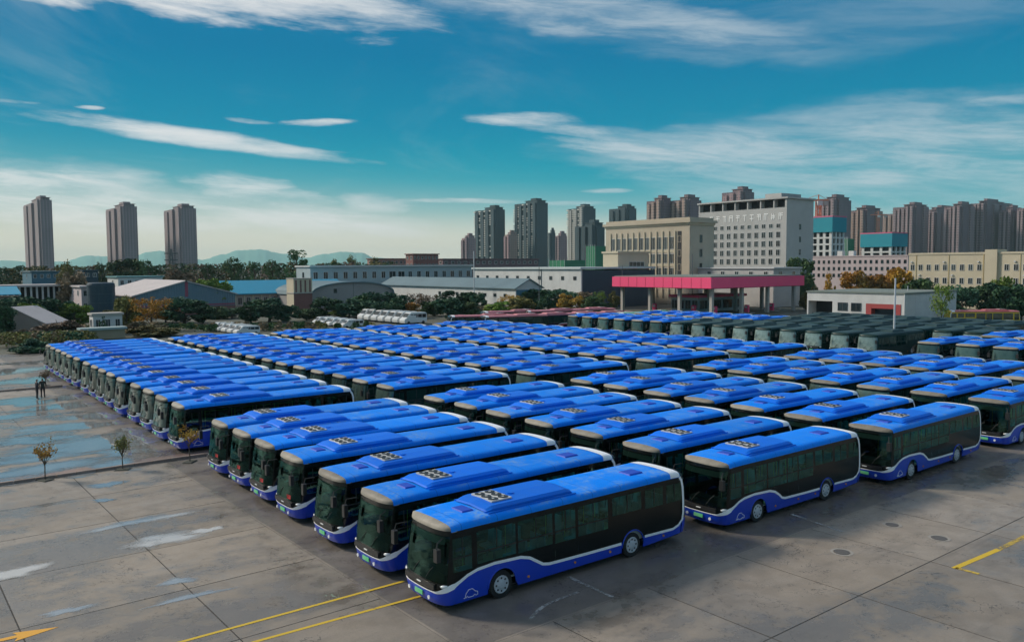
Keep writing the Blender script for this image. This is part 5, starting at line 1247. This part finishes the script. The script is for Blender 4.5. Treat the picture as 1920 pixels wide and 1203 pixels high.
def crane(u, d, vtop, vjib, uj0, uj1, label):
    P = at(u, HORIZON, d); H = zat(u, vtop, d); J = zat(u, vjib, d); t = empty('tower_crane', (P.x, P.y, 0), 0, label, 'crane')
    m = mat('crane_orange', (.60, .20, .12), .6); w = 1.1
    for i, (sx, sy) in enumerate(((-1, -1), (1, -1), (1, 1), (-1, 1))): part(t, 'mast_post', m, (sx * w - .2, sx * w + .2, sy * w - .2, sy * w + .2, 0, J))
    g = MB()
    for k in range(int(J / 4)):
        z = k * 4; g.tube([(-w, -w, z), (w, -w, z + 4)], .12, 4); g.tube([(w, w, z), (-w, w, z + 4)], .12, 4); g.tube([(-w, w, z), (-w, -w, z + 4)], .12, 4); g.tube([(w, -w, z), (w, w, z + 4)], .12, 4)
    o = g.build('lattice', m, t); o['kind'] = 'stuff'
    x0, x1 = (uj0 - u) / FPX * d, (uj1 - u) / FPX * d
    part(t, 'jib', m, (x0, x1, -.6, .6, J, J + 1.0)); part(t, 'cab', M_FRA, (-1.3, 1.3, -2.6, -1.2, J - 2.4, J - .01)); part(t, 'counterweight', M_CONCP, (x1 - 3, x1 - .2, -1, 1, J - 2.5, J - .01))
    g = MB(); g.tube([(0, 0, J + 1), (0, 0, H)], .35, 4); g.tube([(0, 0, H), (x0 * .7, 0, J + 1)], .12, 4); g.tube([(0, 0, H), (x1 * .8, 0, J + 1)], .12, 4); g.build('apex', m, t)
crane(1534, 445, 372, 384, 1500, 1552, 'orange tower crane beside the white office')
crane(1646, 900, 404, 412, 1632, 1662, 'small distant crane right of the tan tower')

# ------------------------------------------------------------------ hills, pylon, poles
def hills():
    prof = [(-500, 478), (-200, 470), (0, 476), (60, 480), (120, 480), (165, 469), (200, 471), (240, 478), (280, 464), (300, 462), (340, 470), (380, 480), (420, 470), (450, 463), (490, 462), (530, 470), (575, 478), (610, 472), (645, 468), (680, 471), (705, 480), (760, 486), (900, 488), (1100, 482), (1400, 484), (1700, 478), (2000, 482), (2400, 476)]
    g = MB(); d = 5200; n = len(prof); vs = []; rnd = random.Random(2); fine = []
    for (a, p), (b, q) in zip(prof, prof[1:]):
        for k in range(8): fine.append((a + (b - a) * k / 8, p + (q - p) * (.5 - .5 * math.cos(math.pi * k / 8)) + rnd.uniform(-.7, .7)))
    for u, v in fine:
        P = at(u, v, d); h = P.z; vs += [(P.x * .90, d * .90, -1), (P.x * .955, d * .955, h * .55 + rnd.uniform(-6, 6)), (P.x, d, h), (P.x * 1.08, d * 1.08, h * .4), (P.x * 1.2, d * 1.2, -1)]
    m = len(fine); g.add(vs, [(5 * k + j, 5 * k + 5 + j, 5 * k + 6 + j, 5 * k + 1 + j) for k in range(m - 1) for j in range(4)])
    tag(fix_normals(g.build('hills', mat('hill_woods_hazed', (.14, .34, .30), .95, var=.5, vscale=.01, tint=(.16, .37, .32)), None, True)), kind='structure')  # lightened teal base paints distance haze into the woods' colour
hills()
def pole(u, vt, d, r, label, m, name='utility_pole', cross=False, lamp=False):
    P = at(u, vt, d); t = empty(name, (P.x, P.y, 0), BRZ, label, 'pole')
    g = MB(); g.tube([(0, 0, 0), (0, 0, P.z * .5), (0, 0, P.z)], [r, r * .85, r * .65], 8); g.build('shaft', m, t)
    if cross:
        for z in (P.z - .5, P.z - 1.6): part(t, 'cross_arm', m, (-1.6, 1.6, -.08, .08, z, z + .16))
    if lamp:
        g = MB(); g.tube([(0, 0, P.z), (.3, 0, P.z + .25), (.9, 0, P.z + .3)], .05, 6); g.build('arm', m, t); part(t, 'lamp_head', M_FRA, (.8, 1.4, -.14, .14, P.z + .24, P.z + .36))
        part(t, 'junction_box', M_FRA, (-.25, -.1, -.12, .12, 2.6, 3.1)); part(t, 'base', M_CONCP, (-.35, .35, -.35, .35, 0, .3))
M_POLE = mat('galvanised', (.55, .58, .60), .5, metal=.2); M_POLED = mat('dark_pole', (.10, .12, .13), .7)
pole(1680, 530, 103, .15, 'tall white lamp post among the coaches', M_POLE, 'lamp_post')
pole(1703, 545, 150, .10, 'thin pole beside the white service building corner', M_POLE)
pole(1012, 500, 186, .11, 'thin dark pole before the white factory', M_POLED)
pole(890, 470, 200, .16, 'pale pole at the left end of the white factory', M_POLE)
pole(1300, 480, 205, .11, 'thin pole before the beige office', M_POLED)
pole(1168, 500, 205, .10, 'thin dark pole above the left half of the canopy', M_POLED)
def pylon():
    P = at(322, 459, 420); H = P.z; t = empty('pylon', (P.x, P.y, 0), R(10), 'dark lattice pylon in front of the third tower', 'pylon'); g = MB(); m = M_POLED
    for sx, sy in ((-1, -1), (1, -1), (1, 1), (-1, 1)): g.tube([(sx * 2.0, sy * 2.0, 0), (sx * .8, sy * .8, H * .6), (sx * .3, sy * .3, H)], .22, 4)
    for k in range(9):
        z = H * k / 10; w = 2 - 1.6 * k / 10; g.tube([(-w, -w, z), (w, -w, z + H / 10)], .12, 4); g.tube([(w, -w, z), (-w, -w, z + H / 10)], .12, 4)
    o = g.build('lattice', m, t)
    for z in (H * .72, H * .88): part(t, 'cross_arm', m, (-3.2, 3.2, -.25, .25, z, z + .5))
pylon()
# ------------------------------------------------------------------ other vehicles
def van_meshes():
    D = {}; body = mat('van_white', (.70, .71, .70), .35, coat=.3, var=.3, vscale=1.0, objvar=.08)
    prof = [(-2.6, .35), (-2.65, .9), (-2.6, 2.15), (-2.3, 2.35), (.9, 2.38), (1.35, 2.25), (1.95, 1.45), (2.55, 1.15), (2.65, .8), (2.6, .35)]
    g = MB(); rows = [[(x, y * (.9 if z > 1.6 else 1), z) for x, z in prof] for y in (-.98, -.90, .90, .98)]
    rows[0] = [(x * .98, -.98 * (.93 if z > 1.6 else 1), z * .99 + .01) for x, z in prof]; rows[3] = [(x * .98, .98 * (.93 if z > 1.6 else 1), z * .99 + .01) for x, z in prof]
    loft(g, rows); n = len(prof); g.add(rows[0], [tuple(range(n))]); g.add(rows[3], [tuple(reversed(range(n)))])
    me = g.mesh('body', body); D['body'] = fix_rim(me)
    gl = mat('van_glass', (.015, .025, .03), .1)
    D['side'] = []
    for s in (1, -1):
        for x0, x1 in ((-2.4, -1.5), (-1.4, -.5), (-.4, .5), (.6, 1.2)):
            g = MB(); g.box(x0, x1, s * .935 - .012, s * .935 + .012, 1.30, 2.02); D['side'].append(g.mesh('window', gl))
    g = MB(); g.add([(1.40, -.8, 2.2), (1.98, -.84, 1.50), (1.98, .84, 1.50), (1.40, .8, 2.2)], [(0, 1, 2, 3)]); D['screen'] = g.mesh('windscreen', gl)
    g = MB(); g.tube([(0, -.1, 0), (0, .1, 0)], .34, 14); D['wheel'] = g.mesh('wheel', M_RUBBER)
    return D
VAN = van_meshes()
def van(P, yaw, label, name='white_van', group='white vans behind the buses', sc=(1, 1, 1)):
    t = empty(name, (P.x, P.y, 0), yaw, label, 'van' if name == 'white_van' else 'car', group); t.scale = sc
    O('body', VAN['body'], t); o = O('windscreen', VAN['screen'], t); o.location = (.02, 0, .01)
    for m in VAN['side']: O('window', m, t)
    for x in (-1.7, 1.7):
        for s in (1, -1): O('wheel', VAN['wheel'], t, (x, s * .88, .34))
NUM = ['first', 'second', 'third', 'fourth', 'fifth', 'sixth', 'seventh', 'eighth', 'ninth']
def van_row(u, v, n, step, yaw, lab, nm, grp, sc):
    P0 = gnd(u, v)
    for k in range(n): van(P0 + BA * (step * k), YAW + R(yaw) + R((k * 37 % 5) - 2), lab % NUM[k], nm, grp, sc)
van_row(775, 605, 7, 2.9, 6, '%s white minibus from the right in the bright row under the trees', 'white_van', 'white vans behind the buses', (1.02, .96, .98))
van_row(660, 610, 5, 3.0, -4, '%s small white car from the right beside the minibus row', 'white_car', 'white cars behind the buses', (.78, .88, .62))
van_row(462, 620, 5, 3.0, 4, '%s white car from the right below the dark trees', 'white_car', 'white cars behind the buses', (.78, .88, .60))
def parked(D, name, u, v, yaw, label, group, z=3.0):
    P = gnd(u, v, z); make_bus(D, name, (P.x, P.y, 0), yaw, label, group, 'bus', 0)
for k, (u, v) in enumerate([(905, 589), (965, 590), (1020, 588.5), (1075, 587), (1130, 586.5), (1035, 581), (1100, 579.5), (960, 582)]):
    lab = ['leftmost red roofed bus behind the blue files', 'second red roofed bus from the left in the front line', 'middle red roofed bus of the front line', 'fourth red roofed bus from the left in the front line', 'rightmost red roofed bus of the front line', 'red roofed bus in the middle of the back line', 'rightmost red roofed bus of the back line', 'leftmost red roofed bus of the back line'][k]
    parked(REDBUS, 'red_bus', u, v, YAW + math.pi + R(-22 + 5 * (k % 3)), lab, 'red roofed buses')
parked(GREENBUS, 'green_bus', 1212, 587, YAW + math.pi + R(-18), 'bus with bright green roof right of the red roofs', 'single buses')
parked(YELLOWBUS, 'yellow_bus', 1842, 592, R(-6), 'red and yellow bus parked before the dark trees at right', 'single buses')

# ------------------------------------------------------------------ two people on the wet yard
def person(u, v, label, coat, legs, rz, lean):
    P = gnd(u, v)
    J = {'pelvis': (0, 0, .95), 'waist': (0, .0, 1.10), 'chest': (0, .02, 1.34), 'neck': (0, .02, 1.50), 'head': (0, .05, 1.62), 'crown': (0, .04, 1.74),
         'shl': (-.20, .02, 1.43), 'ell': (-.27, .0, 1.14), 'hal': (-.22 + lean * .05, .14, .98), 'fil': (-.20 + lean * .05, .20, .90),
         'shr': (.20, .02, 1.43), 'elr': (.27, -.01, 1.15), 'har': (.25, .10, .95), 'fir': (.24, .14, .86),
         'hpl': (-.10, 0, .90), 'knl': (-.11, .04, .50), 'anl': (-.12, -.01, .09), 'tol': (-.13, .15, .04),
         'hpr': (.10, 0, .90), 'knr': (.12, .02, .50), 'anr': (.13, -.04, .09), 'tor': (.15, .12, .04)}
    Rr = {'pelvis': (.15, .11), 'waist': (.145, .10), 'chest': (.18, .12), 'neck': (.055, .055), 'head': (.085, .10), 'crown': (.06, .075), 'shl': (.075, .07), 'ell': (.05, .05), 'hal': (.036, .04), 'fil': (.03, .022),
          'shr': (.075, .07), 'elr': (.05, .05), 'har': (.036, .04), 'fir': (.03, .022), 'hpl': (.095, .10), 'knl': (.065, .065), 'anl': (.045, .05), 'tol': (.045, .035), 'hpr': (.095, .10), 'knr': (.065, .065), 'anr': (.045, .05), 'tor': (.045, .035)}
    E = [('pelvis', 'waist'), ('waist', 'chest'), ('chest', 'neck'), ('neck', 'head'), ('head', 'crown'), ('chest', 'shl'), ('shl', 'ell'), ('ell', 'hal'), ('hal', 'fil'), ('chest', 'shr'), ('shr', 'elr'), ('elr', 'har'), ('har', 'fir'),
         ('pelvis', 'hpl'), ('hpl', 'knl'), ('knl', 'anl'), ('anl', 'tol'), ('pelvis', 'hpr'), ('hpr', 'knr'), ('knr', 'anr'), ('anr', 'tor')]
    ks = list(J); me = bpy.data.meshes.new('person'); me.from_pydata([J[k] for k in ks], [(ks.index(a), ks.index(b)) for a, b in E], [])
    o = bpy.data.objects.new('person', me); link(o)
    sk = o.modifiers.new('skin', 'SKIN'); me.skin_vertices or None
    for i, k in enumerate(ks): me.skin_vertices[0].data[i].radius = Rr[k]; me.skin_vertices[0].data[i].use_root = k == 'pelvis'
    sb = o.modifiers.new('sub', 'SUBSURF'); sb.levels = 2; sb.render_levels = 2
    dg = bpy.context.evaluated_depsgraph_get(); nm = bpy.data.meshes.new_from_object(o.evaluated_get(dg)); o.modifiers.clear(); o.data = nm
    skin = mat('skin', (.42, .26, .19), .6); hair = mat('hair_dark', (.012, .010, .010), .6)
    nm.materials.clear()
    for m in (coat, legs, skin, hair, M_RUBBER): nm.materials.append(m)
    for p in nm.polygons:
        c = p.center; p.use_smooth = True
        if c.z > 1.54: p.material_index = 3 if (c.z > 1.69 or c.y < .02) else 2
        elif c.z > 1.48 and abs(c.x) < .08: p.material_index = 2
        elif c.z < .08: p.material_index = 4
        elif c.z < .93 and abs(c.x) < .19: p.material_index = 1
        elif c.z < .97 and abs(c.x) > .17: p.material_index = 2
        else: p.material_index = 0
    o.location = (P.x, P.y, 0); o.rotation_euler = (0, 0, rz); tag(o, label, 'person', 'two people on the wet yard')
person(68, 737, 'person in dark clothes standing on wet yard, left of the pair', mat('coat_navy', (.015, .020, .030), .8), mat('trousers_black', (.012, .013, .016), .8), R(-40), 1)
person(79, 735, 'person in dark clothes standing on wet yard, right of the pair', mat('coat_green', (.018, .028, .024), .8), mat('trousers_dark', (.014, .015, .02), .8), R(30), 0)

# ------------------------------------------------------------------ haze in the air
def haze():
    g = MB(); g.box(-7400, 7400, -700, 7900, -3, 165); o = g.build('haze', []) if False else None
    me = g.mesh('haze', []) ; o = link(bpy.data.objects.new('haze', me)); tag(o, kind='stuff')
    m = bpy.data.materials.new('haze_air'); m.use_nodes = True; t = NT(m.node_tree); t.n.clear(); out = t.add('ShaderNodeOutputMaterial'); v = t.add('ShaderNodeVolumePrincipled')
    v.inputs['Color'].default_value = (.66, .95, .98, 1); v.inputs['Density'].default_value = .00008; v.inputs['Anisotropy'].default_value = 0.0
    t.l.new(v.outputs[0], out.inputs['Volume']); me.materials.append(m)
haze()
